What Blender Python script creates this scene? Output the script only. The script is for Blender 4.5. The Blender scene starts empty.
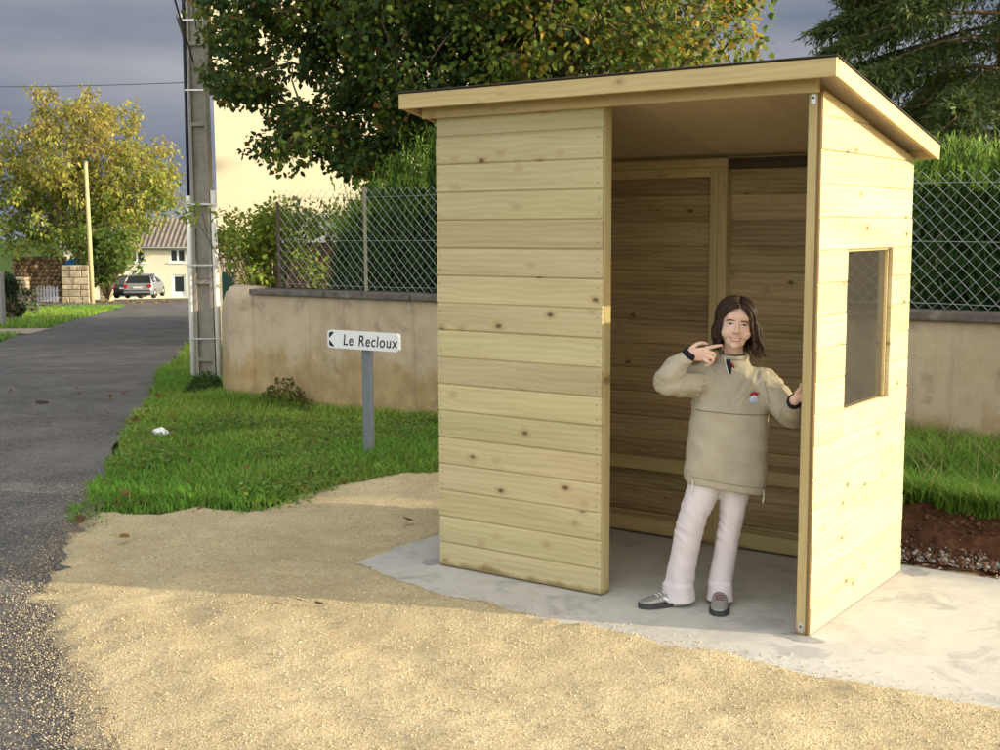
import bpy, bmesh, math, random
import numpy as np
from mathutils import Vector, Matrix, Euler

random.seed(7); rng = np.random.default_rng(7)
sc = bpy.context.scene
col = sc.collection
PI = math.pi

# ------------------------------------------------------------------ camera
cam_d = bpy.data.cameras.new('camera'); cam = bpy.data.objects.new('camera', cam_d); col.objects.link(cam)
cam_d.sensor_width = 36.0; cam_d.lens = 36.0 * 1242.66 / 1000.0
cam_d.clip_start = 0.05; cam_d.clip_end = 3000
CAM_POS = Vector((3.901, -4.956, 1.740))
YAW, PITCH, ROLL = -0.6168, -0.1178, -0.0045
_f = Vector((math.sin(YAW) * math.cos(PITCH), math.cos(YAW) * math.cos(PITCH), math.sin(PITCH)))
_r0 = Vector((math.cos(YAW), -math.sin(YAW), 0)); _u0 = _r0.cross(_f)
_r = _r0 * math.cos(ROLL) + _u0 * math.sin(ROLL); _u = -_r0 * math.sin(ROLL) + _u0 * math.cos(ROLL)
M = Matrix((_r, _u, -_f)).transposed().to_4x4(); M.translation = CAM_POS
cam.matrix_world = M
sc.camera = cam

# ------------------------------------------------------------------ light
SUN_EL = math.radians(13.0)
SUN_AZ = math.atan2(0.927, 0.375)            # clockwise from +Y
sunvec = Vector((math.sin(SUN_AZ) * math.cos(SUN_EL), math.cos(SUN_AZ) * math.cos(SUN_EL), math.sin(SUN_EL)))
sl = bpy.data.lights.new('sun', 'SUN'); sl.energy = 2.25; sl.angle = math.radians(0.6); sl.color = (1.0, 0.87, 0.66)
so = bpy.data.objects.new('sun', sl); col.objects.link(so)
so.rotation_euler = (-sunvec).to_track_quat('-Z', 'Y').to_euler()

world = bpy.data.worlds.new('World'); sc.world = world; world.use_nodes = True
wn = world.node_tree; wn.nodes.clear()
def wnode(t, **k):
    n = wn.nodes.new(t)
    for a, b in k.items(): setattr(n, a, b)
    return n
wo = wnode('ShaderNodeOutputWorld'); bg = wnode('ShaderNodeBackground')
sky = wnode('ShaderNodeTexSky', sky_type='NISHITA', sun_disc=False, sun_elevation=SUN_EL, sun_rotation=SUN_AZ,
            altitude=100, air_density=1.0, dust_density=2.5, ozone_density=1.0)
SKY_STRENGTH = 0.15
tc = wnode('ShaderNodeTexCoord')
# broken autumn cloud over the whole sky; a heavy slate bank lies over the half away from the sun
mp = wnode('ShaderNodeMapping'); mp.inputs['Scale'].default_value = (1.0, 1.0, 3.2)
wn.links.new(tc.outputs['Generated'], mp.inputs['Vector'])
nz = wnode('ShaderNodeTexNoise'); nz.inputs['Scale'].default_value = 1.9; nz.inputs['Detail'].default_value = 7; nz.inputs['Roughness'].default_value = 0.5
wn.links.new(mp.outputs[0], nz.inputs['Vector'])
dt = wnode('ShaderNodeVectorMath', operation='DOT_PRODUCT')
nrm = Vector((-0.80, 0.52, 0.10)).normalized(); dt.inputs[1].default_value = nrm
wn.links.new(tc.outputs['Generated'], dt.inputs[0])
ad = wnode('ShaderNodeMath', operation='MULTIPLY_ADD'); ad.inputs[1].default_value = 0.7
wn.links.new(nz.outputs['Fac'], ad.inputs[0]); wn.links.new(dt.outputs['Value'], ad.inputs[2])
mr = wnode('ShaderNodeMapRange', interpolation_type='SMOOTHSTEP'); mr.inputs['From Min'].default_value = 0.35; mr.inputs['From Max'].default_value = 0.85
wn.links.new(ad.outputs[0], mr.inputs['Value'])
# lit thin cloud (whitens the clear sky)
lit = wnode('ShaderNodeRGB'); lit.outputs[0].default_value = (5.2, 4.9, 4.5, 1)
mr2 = wnode('ShaderNodeMapRange', interpolation_type='SMOOTHSTEP'); mr2.inputs['From Min'].default_value = 0.36; mr2.inputs['From Max'].default_value = 0.58; mr2.inputs['To Max'].default_value = 0.85
wn.links.new(nz.outputs['Fac'], mr2.inputs['Value'])
mx1 = wnode('ShaderNodeMix', data_type='RGBA'); 
wn.links.new(mr2.outputs[0], mx1.inputs['Factor']); wn.links.new(sky.outputs[0], mx1.inputs[6]); wn.links.new(lit.outputs[0], mx1.inputs[7])
# slate bank colours
nz2 = wnode('ShaderNodeTexNoise'); nz2.inputs['Scale'].default_value = 2.6; nz2.inputs['Detail'].default_value = 6; nz2.inputs['Roughness'].default_value = 0.45
mp2 = wnode('ShaderNodeMapping'); mp2.inputs['Scale'].default_value = (1.0, 1.0, 4.5); mp2.inputs['Location'].default_value = (3.1, 1.7, 0.35)
wn.links.new(tc.outputs['Generated'], mp2.inputs['Vector']); wn.links.new(mp2.outputs[0], nz2.inputs['Vector'])
rp = wnode('ShaderNodeValToRGB')
rp.color_ramp.elements[0].position = 0.36; rp.color_ramp.elements[0].color = (0.33, 0.405, 0.57, 1)
rp.color_ramp.elements[1].position = 0.66; rp.color_ramp.elements[1].color = (.86, .88, .94, 1)
wn.links.new(nz2.outputs['Fac'], rp.inputs[0])
mx2 = wnode('ShaderNodeMix', data_type='RGBA')
wn.links.new(mr.outputs[0], mx2.inputs['Factor']); wn.links.new(mx1.outputs[2], mx2.inputs[6]); wn.links.new(rp.outputs[0], mx2.inputs[7])
wn.links.new(mx2.outputs[2], bg.inputs['Color']); bg.inputs['Strength'].default_value = SKY_STRENGTH
wn.links.new(bg.outputs[0], wo.inputs['Surface'])

vs = sc.view_settings
vs.view_transform = 'Standard'; vs.look = 'None'; vs.gamma = 1.0; vs.exposure = 1.75; vs.use_curve_mapping = False
sc.cycles.max_bounces = 8; sc.cycles.transparent_max_bounces = 16

# ------------------------------------------------------------------ helpers
def link(o, parent=None):
    col.objects.link(o)
    if parent is not None: o.parent = parent
    return o
def tag(o, label=None, cat=None, group=None, kind=None):
    if label: o['label'] = label
    if cat: o['category'] = cat
    if group: o['group'] = group
    if kind: o['kind'] = kind
    return o
def empty(name, loc=(0, 0, 0), rz=0):
    o = bpy.data.objects.new(name, None); o.location = loc; o.rotation_euler = (0, 0, rz); o.empty_display_size = 0.1
    return link(o)
def mk(name, V, F, mat, parent=None, smooth=False, loc=None, rot=None):
    me = bpy.data.meshes.new(name); me.from_pydata([tuple(map(float, v)) for v in V], [], [tuple(int(i) for i in f) for f in F])
    me.update()
    if smooth: me.polygons.foreach_set('use_smooth', [True] * len(me.polygons))
    if mat: me.materials.append(mat)
    o = bpy.data.objects.new(name, me); link(o, parent)
    if loc is not None: o.location = loc
    if rot is not None: o.rotation_euler = rot
    return o
def inst(o, parent, loc, rot=(0, 0, 0), scale=(1, 1, 1)):
    c = o.copy(); link(c); c.parent = parent; c.location = loc; c.rotation_euler = rot; c.scale = scale
    return c
def polys(name, V, mat, parent=None, cols=None, smooth=False):
    """V (n,k,3): n separate polygons of k corners; cols (n,3) or (n,k,3) colour of each."""
    V = np.asarray(V, dtype=np.float32); n, k, _ = V.shape
    me = bpy.data.meshes.new(name)
    me.vertices.add(n * k); me.vertices.foreach_set('co', V.reshape(-1))
    me.loops.add(n * k); me.loops.foreach_set('vertex_index', np.arange(n * k, dtype=np.int32))
    me.polygons.add(n); me.polygons.foreach_set('loop_start', np.arange(0, n * k, k, dtype=np.int32))
    me.polygons.foreach_set('loop_total', np.full(n, k, dtype=np.int32))
    me.update(calc_edges=True)
    if cols is not None: setcol(me, np.repeat(np.asarray(cols, dtype=np.float32), k, axis=0) if np.ndim(cols) == 2 else np.asarray(cols).reshape(-1, 3))
    if smooth: me.polygons.foreach_set('use_smooth', [True] * n)
    me.materials.append(mat)
    o = bpy.data.objects.new(name, me); return link(o, parent)
def setcol(me, c):
    a = me.color_attributes.new('Col', 'FLOAT_COLOR', 'POINT')
    a.data.foreach_set('color', np.concatenate([c, np.ones((len(c), 1))], axis=1).astype(np.float32).reshape(-1))
def tmesh(name, V, F, mat, parent=None, cols=None, smooth=True):
    """V (n,3), F (m,k) numpy"""
    V = np.asarray(V, np.float32); F = np.asarray(F, np.int32); m, k = F.shape
    me = bpy.data.meshes.new(name)
    me.vertices.add(len(V)); me.vertices.foreach_set('co', V.reshape(-1))
    me.loops.add(m * k); me.loops.foreach_set('vertex_index', F.reshape(-1))
    me.polygons.add(m); me.polygons.foreach_set('loop_start', np.arange(0, m * k, k, dtype=np.int32))
    me.polygons.foreach_set('loop_total', np.full(m, k, dtype=np.int32)); me.update(calc_edges=True)
    if cols is not None: setcol(me, cols)
    if smooth: me.polygons.foreach_set('use_smooth', [True] * m)
    me.materials.append(mat)
    o = bpy.data.objects.new(name, me); return link(o, parent)
def boxvf(x0, x1, y0, y1, z0, z1):
    V = [(x0, y0, z0), (x1, y0, z0), (x1, y1, z0), (x0, y1, z0), (x0, y0, z1), (x1, y0, z1), (x1, y1, z1), (x0, y1, z1)]
    F = [(0, 3, 2, 1), (4, 5, 6, 7), (0, 1, 5, 4), (1, 2, 6, 5), (2, 3, 7, 6), (3, 0, 4, 7)]
    return V, F
def join(parts):
    V, F = [], []
    for v, f in parts:
        n = len(V); V += list(v); F += [tuple(i + n for i in q) for q in f]
    return V, F
def box(name, b, mat, parent=None, bev=0.0, **k):
    o = mk(name, *boxvf(*b), mat, parent, **k)
    if bev: bevel(o, bev)
    return o
def bevel(o, w, seg=2):
    bm = bmesh.new(); bm.from_mesh(o.data)
    bmesh.ops.bevel(bm, geom=bm.edges[:] , offset=w, segments=seg, affect='EDGES', profile=0.6)
    bm.to_mesh(o.data); bm.free()
    return o
def tubevf(pts, rad, n=8, cap=True):
    pts = [Vector(p) for p in pts]; rad = list(rad) if hasattr(rad, '__len__') else [rad] * len(pts)
    V, F = [], []
    up = Vector((0, 0, 1)); prev = None
    for i, p in enumerate(pts):
        t = (pts[min(i + 1, len(pts) - 1)] - pts[max(i - 1, 0)]).normalized()
        if prev is None:
            a = t.cross(up) if abs(t.z) < 0.95 else t.cross(Vector((1, 0, 0)))
        else:
            a = prev - t * prev.dot(t)
            if a.length < 1e-6: a = t.cross(up)
        a.normalize(); b = t.cross(a); prev = a
        for j in range(n):
            an = 2 * PI * j / n
            V.append(p + (a * math.cos(an) + b * math.sin(an)) * rad[i])
    for i in range(len(pts) - 1):
        for j in range(n):
            F.append((i * n + j, i * n + (j + 1) % n, (i + 1) * n + (j + 1) % n, (i + 1) * n + j))
    if cap:
        F.append(tuple(range(n))[::-1]); F.append(tuple(range((len(pts) - 1) * n, len(pts) * n)))
    return V, F
def tube(name, pts, rad, mat, parent=None, n=8, **k):
    return mk(name, *tubevf(pts, rad, n), mat, parent, smooth=True, **k)
def prism(pts, z0, z1):
    n = len(pts); V = [(x, y, z0) for x, y in pts] + [(x, y, z1) for x, y in pts]
    F = [tuple(range(n))[::-1], tuple(range(n, 2 * n))] + [(i, (i + 1) % n, n + (i + 1) % n, n + i) for i in range(n)]
    return V, F
# smooth value noise for shapes
class VN:
    def __init__(s, seed): s.g = np.random.default_rng(seed).random((64, 64))
    def __call__(s, x, y):
        x = np.asarray(x, float); y = np.asarray(y, float)
        xi = np.floor(x).astype(int); yi = np.floor(y).astype(int); fx = x - xi; fy = y - yi
        fx = fx * fx * (3 - 2 * fx); fy = fy * fy * (3 - 2 * fy); g = s.g
        a = g[xi % 64, yi % 64]; b = g[(xi + 1) % 64, yi % 64]; c = g[xi % 64, (yi + 1) % 64]; d = g[(xi + 1) % 64, (yi + 1) % 64]
        return (a * (1 - fx) + b * fx) * (1 - fy) + (c * (1 - fx) + d * fx) * fy
vn1, vn2, vn3 = VN(1), VN(2), VN(3)
def fbm(x, y, s): return (vn1(x * s, y * s) - .5) + 0.5 * (vn2(x * s * 2.1, y * s * 2.1) - .5) + 0.25 * (vn3(x * s * 4.3, y * s * 4.3) - .5)
def inpoly(x, y, P):
    x = np.asarray(x); y = np.asarray(y); r = np.zeros(x.shape, bool); n = len(P)
    for i in range(n):
        x0, y0 = P[i]; x1, y1 = P[(i + 1) % n]
        c = ((y0 > y) != (y1 > y)); 
        with np.errstate(divide='ignore', invalid='ignore'):
            xx = (x1 - x0) * (y - y0) / (y1 - y0 + 1e-12) + x0
        r ^= c & (x < xx)
    return r
def dpoly(x, y, P, closed=True):
    d = np.full(np.shape(x), 1e9); n = len(P)
    for i in range(n if closed else n - 1):
        ax, ay = P[i]; bx, by = P[(i + 1) % n]; L2 = (bx - ax) ** 2 + (by - ay) ** 2 + 1e-12
        t = np.clip(((x - ax) * (bx - ax) + (y - ay) * (by - ay)) / L2, 0, 1)
        d = np.minimum(d, np.hypot(x - ax - t * (bx - ax), y - ay - t * (by - ay)))
    return d
def sstep(a, b, x): t = np.clip((x - a) / (b - a), 0, 1); return t * t * (3 - 2 * t)

# ------------------------------------------------------------------ materials
class NT:
    def __init__(s, name):
        s.m = bpy.data.materials.new(name); s.m.use_nodes = True; s.t = s.m.node_tree; s.t.nodes.clear()
        s.out = s.n('ShaderNodeOutputMaterial'); s.p = s.n('ShaderNodeBsdfPrincipled'); s.l(s.p.outputs[0], s.out.inputs['Surface'])
    def n(s, ty, **k):
        q = s.t.nodes.new(ty)
        for a, b in k.items():
            if a in q.inputs: q.inputs[a].default_value = b
            else: setattr(q, a, b)
        return q
    def l(s, a, b): s.t.links.new(a, b)
    def coord(s, kind='Object', scale=(1, 1, 1), rnd=0.0):
        t = s.n('ShaderNodeTexCoord'); m = s.n('ShaderNodeMapping'); m.inputs['Scale'].default_value = scale
        s.l(t.outputs[kind], m.inputs['Vector'])
        if rnd:
            oi = s.n('ShaderNodeObjectInfo'); c = s.n('ShaderNodeVectorMath', operation='SCALE'); c.inputs[0].default_value = (rnd, rnd * .7, rnd * .37)
            s.l(oi.outputs['Random'], c.inputs['Scale']); s.l(c.outputs[0], m.inputs['Location'])
        return m.outputs[0]
    def pos(s, scale=(1, 1, 1)):
        g = s.n('ShaderNodeNewGeometry'); m = s.n('ShaderNodeMapping'); m.inputs['Scale'].default_value = scale
        s.l(g.outputs['Position'], m.inputs['Vector']); return m.outputs[0]
    def noise(s, v, scale, detail=5, rough=.55, dist=0.0):
        q = s.n('ShaderNodeTexNoise'); q.inputs['Scale'].default_value = scale; q.inputs['Detail'].default_value = detail
        q.inputs['Roughness'].default_value = rough; q.inputs['Distortion'].default_value = dist; s.l(v, q.inputs['Vector']); return q.outputs['Fac']
    def voro(s, v, scale, feature='F1', out='Distance', rand=1.0):
        q = s.n('ShaderNodeTexVoronoi', feature=feature); q.inputs['Scale'].default_value = scale; q.inputs['Randomness'].default_value = rand
        s.l(v, q.inputs['Vector']); return q.outputs[out]
    def ramp(s, fac, stops):
        q = s.n('ShaderNodeValToRGB'); e = q.color_ramp.elements
        while len(e) < len(stops): e.new(0.5)
        for i, (p, c) in enumerate(stops):
            e[i].position = p; e[i].color = (c, c, c, 1) if not hasattr(c, '__len__') else (*c, 1)
        s.l(fac, q.inputs[0]); return q.outputs[0]
    def mix(s, a, b, fac, mode='MIX'):
        q = s.n('ShaderNodeMix', data_type='RGBA', blend_type=mode)
        for v, i in ((a, 6), (b, 7)):
            if hasattr(v, 'is_linked') or hasattr(v, 'links'): s.l(v, q.inputs[i])
            else: q.inputs[i].default_value = (*v, 1)
        if hasattr(fac, 'links'): s.l(fac, q.inputs['Factor'])
        else: q.inputs['Factor'].default_value = fac
        return q.outputs[2]
    def math(s, op, a, b=None, clamp=False):
        q = s.n('ShaderNodeMath', operation=op); q.use_clamp = clamp
        for v, i in ((a, 0), (b, 1)):
            if v is None: continue
            if hasattr(v, 'links'): s.l(v, q.inputs[i])
            else: q.inputs[i].default_value = v
        return q.outputs[0]
    def bump(s, h, strength=.3, dist=.01, prev=None):
        q = s.n('ShaderNodeBump'); q.inputs['Strength'].default_value = strength; q.inputs['Distance'].default_value = dist
        s.l(h, q.inputs['Height'])
        if prev is not None: s.l(prev, q.inputs['Normal'])
        return q.outputs[0]
    def fin(s, color=None, rough=.8, bump=None, metal=0.0, spec=.3, sub=0):
        if color is not None:
            if hasattr(color, 'links'): s.l(color, s.p.inputs['Base Color'])
            else: s.p.inputs['Base Color'].default_value = (*color, 1)
        if hasattr(rough, 'links'): s.l(rough, s.p.inputs['Roughness'])
        else: s.p.inputs['Roughness'].default_value = rough
        s.p.inputs['Metallic'].default_value = metal; s.p.inputs['Specular IOR Level'].default_value = spec
        if sub: s.p.inputs['Subsurface Weight'].default_value = sub
        if bump is not None: s.l(bump, s.p.inputs['Normal'])
        return s.m

def plain(name, c, rough=.7, metal=0.0, var=.12, scale=30, bmp=.1, spec=.3):
    t = NT(name); v = t.coord('Object', rnd=9)
    f = t.noise(v, scale, 5); f2 = t.noise(v, scale * .15, 3)
    k = t.math('ADD', t.math('MULTIPLY', f, .5), t.math('MULTIPLY', f2, .5))
    cc = t.ramp(k, [(.25, tuple(x * (1 - 2 * var) for x in c)), (.75, tuple(min(1, x * (1 + 2 * var)) for x in c))])
    return t.fin(cc, rough, t.bump(f, bmp, .004) if bmp else None, metal, spec)

def wood(name, dark, mid, light, knots=.85, stain=0.0, rough=.62):
    t = NT(name); v = t.coord('Object', rnd=40)
    def sc_(a, b, c):
        m = t.n('ShaderNodeMapping'); m.inputs['Scale'].default_value = (a, b, c); t.l(v, m.inputs['Vector']); return m.outputs[0]
    warp = t.noise(sc_(1.0, 3, 3), 2.0, 3)
    base = t.noise(sc_(1.6, 38, 38), 1.0, 6, .6, 1.2)
    broad = t.noise(sc_(.9, 7, 7), 1.0, 4, .5, .6)
    kv = t.n('ShaderNodeTexVoronoi', feature='F1'); kv.inputs['Scale'].default_value = 1.0
    t.l(sc_(5.2, .001, 8.5), kv.inputs['Vector']); kd = kv.outputs['Distance']
    # rings bend round the knots
    w = t.n('ShaderNodeTexWave', wave_type='BANDS', bands_direction='Z'); w.inputs['Scale'].default_value = 11; w.inputs['Distortion'].default_value = 7
    w.inputs['Detail'].default_value = 3; w.inputs['Detail Scale'].default_value = .8
    comb = t.n('ShaderNodeCombineXYZ'); sep = t.n('ShaderNodeSeparateXYZ'); t.l(sc_(.35, 1, 1), sep.inputs[0])
    kk = t.math('MULTIPLY', t.ramp(kd, [(0, 1.0), (.28, 0.0)]), .05)
    t.l(sep.outputs[0], comb.inputs[0]); t.l(sep.outputs[1], comb.inputs[1]); t.l(t.math('ADD', sep.outputs[2], kk), comb.inputs[2])
    t.l(comb.outputs[0], w.inputs['Vector'])
    g = t.math('ADD', t.math('MULTIPLY', base, .34), t.math('ADD', t.math('MULTIPLY', broad, .55), t.math('MULTIPLY', w.outputs['Fac'], .09)))
    c = t.ramp(g, [(.30, dark), (.5, mid), (.70, light)])
    oi = t.n('ShaderNodeObjectInfo')
    hs = t.n('ShaderNodeHueSaturation'); t.l(c, hs.inputs['Color'])
    vr = t.n('ShaderNodeMapRange'); vr.inputs['To Min'].default_value = .88; vr.inputs['To Max'].default_value = 1.08; t.l(oi.outputs['Random'], vr.inputs['Value']); t.l(vr.outputs[0], hs.inputs['Value'])
    r2 = t.math('FRACT', t.math('MULTIPLY', oi.outputs['Random'], 17.3))
    hr = t.n('ShaderNodeMapRange'); hr.inputs['To Min'].default_value = .488; hr.inputs['To Max'].default_value = .506; t.l(r2, hr.inputs['Value']); t.l(hr.outputs[0], hs.inputs['Hue'])
    c = hs.outputs[0]
    if knots:
        pick = t.n('ShaderNodeSeparateColor'); t.l(kv.outputs['Color'], pick.inputs[0])
        on = t.math('GREATER_THAN', pick.outputs[0], .12)
        halo = t.math('MULTIPLY', t.ramp(kd, [(.06, 1.0), (.26, 0.0)]), t.math('MULTIPLY', on, .48))
        c = t.mix(c, (.26, .17, .06), halo)
        core = t.math('MULTIPLY', t.ramp(kd, [(.055, 1.0), (.12, 0.0)]), t.math('MULTIPLY', on, knots))
        c = t.mix(c, (.085, .045, .016), core)
    if stain:
        sx = t.n('ShaderNodeSeparateXYZ'); t.l(v, sx.inputs[0])
        g_ = t.n('ShaderNodeNewGeometry'); gz = t.n('ShaderNodeSeparateXYZ'); t.l(g_.outputs['Position'], gz.inputs[0])
        e = t.noise(t.pos((5, 5, 2)), 1.0, 5)
        lim = t.math('MULTIPLY', t.math('POWER', e, 2.2), stain)
        s_ = t.n('ShaderNodeMapRange', interpolation_type='SMOOTHSTEP'); s_.inputs['From Min'].default_value = -.012; s_.inputs['From Max'].default_value = .02
        t.l(t.math('SUBTRACT', lim, gz.outputs[2]), s_.inputs['Value'])
        c = t.mix(c, (.15, .095, .03), t.math('MULTIPLY', s_.outputs[0], .75))
    b = t.bump(base, .18, .003)
    return t.fin(c, rough, b, 0, .3)
W_D, W_M, W_L = (.39, .325, .165), (.49, .415, .225), (.57, .495, .29)
M_wood = wood('treated_pine_board', W_D, W_M, W_L)
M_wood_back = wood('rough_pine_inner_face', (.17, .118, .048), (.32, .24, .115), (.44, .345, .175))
M_wood_base = wood('treated_pine_damp_foot', W_D, W_M, W_L, stain=.13)
M_post = wood('pine_post', (.36, .285, .125), (.44, .355, .165), (.50, .41, .205), knots=.5, stain=.10)
M_fascia = wood('pine_fascia', (.43, .325, .15), (.53, .41, .20), (.60, .48, .25), knots=.4)
M_ply = wood('plywood', (.44, .36, .225), (.49, .405, .26), (.53, .44, .285), knots=0)
M_nail = plain('nail_head', (.07, .06, .05), .5, .6, bmp=0)
M_steel = plain('zinc_steel', (.55, .55, .54), .35, .9, bmp=0)
M_felt = plain('roof_felt', (.06, .052, .05), .95, scale=200, bmp=.5)

def glass():
    t = NT('window_pane'); t.t.nodes.remove(t.p)
    tr = t.n('ShaderNodeBsdfTransparent'); tr.inputs[0].default_value = (.86, .86, .83, 1)
    gl = t.n('ShaderNodeBsdfGlossy'); gl.inputs['Roughness'].default_value = .03; gl.inputs[0].default_value = (.95, .95, .95, 1)
    df = t.n('ShaderNodeBsdfDiffuse'); df.inputs[0].default_value = (.50, .47, .38, 1)
    fr = t.n('ShaderNodeFresnel'); fr.inputs['IOR'].default_value = 1.58
    m1 = t.n('ShaderNodeMixShader'); m1.inputs[0].default_value = .07; t.l(tr.outputs[0], m1.inputs[1]); t.l(df.outputs[0], m1.inputs[2])
    m2 = t.n('ShaderNodeMixShader'); t.l(fr.outputs[0], m2.inputs[0]); t.l(m1.outputs[0], m2.inputs[1]); t.l(gl.outputs[0], m2.inputs[2])
    t.l(m2.outputs[0], t.out.inputs['Surface']); return t.m
M_glass = glass()

def leafmat(name, trans=.35, rough=.55, spec=.25):
    t = NT(name); a = t.n('ShaderNodeAttribute', attribute_name='Col')
    c = t.mix(a.outputs['Color'], (.02, .02, .005), t.math('MULTIPLY', t.noise(t.pos(), 9, 3), .25))
    t.fin(c, rough, None, 0, spec)
    tl = t.n('ShaderNodeBsdfTranslucent'); t.l(t.mix(c, (1, .95, .35), .12, 'MIX'), tl.inputs[0])
    ms = t.n('ShaderNodeMixShader'); ms.inputs[0].default_value = trans; t.l(t.p.outputs[0], ms.inputs[1]); t.l(tl.outputs[0], ms.inputs[2])
    t.l(ms.outputs[0], t.out.inputs['Surface']); return t.m
M_leaf = leafmat('leaf', .42); M_needle = leafmat('needle', .2, .6); M_grass = leafmat('grass_blade', .35, .6, .15)
M_bark = plain('bark', (.13, .10, .07), .95, scale=25, var=.25, bmp=.8)

def attrmat(name, rough=.85, bmp=.3, scale=120):
    t = NT(name); a = t.n('ShaderNodeAttribute', attribute_name='Col')
    return t.fin(a.outputs['Color'], rough, t.bump(t.noise(t.pos(), scale, 4), bmp, .003), 0, .2)
M_attr = attrmat('stone_chips')
# ------------------------------------------------------------------ terrain
RD = np.array([-.73, .6835]); RN = np.array([-.6835, -.73]); R0 = np.array([-4.17, 1.0])   # road direction, left normal, point on its right edge
def road_sv(x, y):
    dx = np.asarray(x) - R0[0]; dy = np.asarray(y) - R0[1]
    return dx * RD[0] + dy * RD[1], dx * RN[0] + dy * RN[1]
def soft(x, w): return w * np.logaddexp(0, np.asarray(x) / w)
def H0(x, y):
    s, v = road_sv(x, y)
    z = -.035 * soft(s - 3, 1.5) - .028 * soft(s - 64, 3)
    # beyond the village the land lies level
    z = np.where(s > 110, np.maximum(z, -7.0), z)
    return z
def bank(x, y):
    return .20 * sstep(1.46, 1.90, y + .10 * fbm(x, y * 0, 1.3)) * sstep(-.2, 1.0, x)
def H(x, y): return H0(x, y) + bank(np.asarray(x, float), np.asarray(y, float))

SLAB = [(-.43, -.24), (.3, -.44), (1.2, -.455), (2.9, -.44), (4.6, -.44), (4.6, 1.38), (2.0, 1.38), (-.38, 1.36), (-.44, .5)]
GRAVEL = [(-2.43, -.21), (-2.24, -.05), (-2.07, .17), (-1.75, .30), (-1.62, .55), (-1.70, 1.1), (-1.63, 1.51), (-1.42, 1.86), (-.6, 2.0), (.5, 1.9), (1.9, 1.52),
          (3.2, 1.46), (4.6, 1.42), (9, 1.3), (9, -8.5), (4.5, -8.5), (2.2, -4.2), (1.3, -3.1), (.51, -2.45), (.06, -2.22), (-.36, -1.98), (-.78, -1.81), (-1.33, -1.45), (-2.0, -.87)]

def t_ground():
    t = NT('rough_grass_ground'); v = t.pos()
    a = t.noise(v, 1.3, 6); b = t.noise(v, 22, 6, .7)
    c = t.ramp(t.math('ADD', t.math('MULTIPLY', a, .6), t.math('MULTIPLY', b, .4)), [(.3, (.032, .05, .012)), (.52, (.045, .085, .016)), (.7, (.09, .10, .03))])
    return t.fin(c, .95, t.bump(b, .8, .03), 0, .1)
M_ground = t_ground()
def axis(lo, hi, step, far):
    c = np.arange(lo, hi + 1e-6, step); d = step; x = hi; R = []
    while x < far: d *= 1.16; x += d; R.append(x)
    x = lo; d = step; L = []
    while x > -far: d *= 1.16; x -= d; L.append(x)
    return np.concatenate([np.array(L[::-1]), c, np.array(R)])
gx = axis(-12, 7, .2, 900); gy = axis(-8, 9, .2, 900)
# denser rows over the soil bank
X, Y = np.meshgrid(gx, gy); Z = H(X, Y) - .03
near = (np.abs(X) < 15) & (np.abs(Y) < 15); Z += np.where(near, .02 * fbm(X, Y, 1.7), 0)
Z = np.where(inpoly(X, Y, GRAVEL) | inpoly(X, Y, SLAB), np.minimum(Z, -.12), Z)
ny, nx = X.shape; idx = np.arange(nx * ny).reshape(ny, nx)
Q = np.stack([idx[:-1, :-1], idx[:-1, 1:], idx[1:, 1:], idx[1:, :-1]], -1).reshape(-1, 4)
ground = tmesh('ground', np.stack([X, Y, Z], -1).reshape(-1, 3), Q, M_ground); tag(ground, kind='structure')

# road
def t_asphalt():
    t = NT('worn_asphalt'); v = t.pos()
    ch = t.voro(v, 95, out='Color'); d = t.voro(v, 95)
    f = t.n('ShaderNodeSeparateColor'); t.l(ch, f.inputs[0])
    base = t.ramp(t.noise(v, .9, 6, .6), [(.3, (.038, .037, .036)), (.55, (.066, .064, .060)), (.75, (.11, .105, .096))])
    stone = t.ramp(f.outputs[0], [(.0, (.03, .03, .032)), (.55, (.09, .085, .08)), (.85, (.20, .185, .16)), (1, (.36, .33, .27))])
    c = t.mix(base, stone, .55)
    tr = t.noise(t.pos((.35, .35, 1)), 3.0, 4, .6, 1.0)
    c = t.mix(c, (.19, .18, .16), t.ramp(tr, [(.45, 0.0), (.70, .55)]))
    return t.fin(c, t.ramp(t.noise(v, 2, 4), [(.3, .55), (.7, .85)]), t.bump(d, .6, .006), 0, .35)
M_asph = t_asphalt()
ss = np.concatenate([np.arange(-16, 12, .25), np.arange(12, 62, 1.0)]); vv = np.linspace(-.15, 3.7, 44)
S, Vv = np.meshgrid(ss, vv, indexing='ij')
wig = .16 * fbm(S * 1.0, S * 0 + 3.3, .9) + .07 * fbm(S * 3, S * 0, 1.0)
U = Vv + np.where(Vv <= -.1, wig - 2.2 * np.clip((-2.2 - S) / .8, 0, 1), 0) + np.where(Vv > 3.6, wig, 0)
# the lane widens at its far end, where the drives meet it
U = U + np.where(Vv > 1.5, (Vv - 1.5) / 2.2 * np.clip((S - 40) / 12, 0, 1) * 5.5, 0)
RX = R0[0] + S * RD[0] + U * RN[0]; RY = R0[1] + S * RD[1] + U * RN[1]
RZ = H0(RX, RY) + .004 + .012 * np.sin(np.clip((U + .1) / 3.6, 0, 1) * PI)
RZ = RZ - .11 * sstep(.03, .16, np.where(inpoly(RX, RY, GRAVEL) | inpoly(RX, RY, SLAB), dpoly(RX, RY, GRAVEL), -1) + np.where(inpoly(RX, RY, SLAB), 1, 0))
k = np.arange(S.size).reshape(S.shape)
Q = np.stack([k[:-1, :-1], k[1:, :-1], k[1:, 1:], k[:-1, 1:]], -1).reshape(-1, 4)
road = tmesh('road', np.stack([RX, RY, RZ], -1).reshape(-1, 3), Q, M_asph); tag(road, kind='structure')

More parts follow.
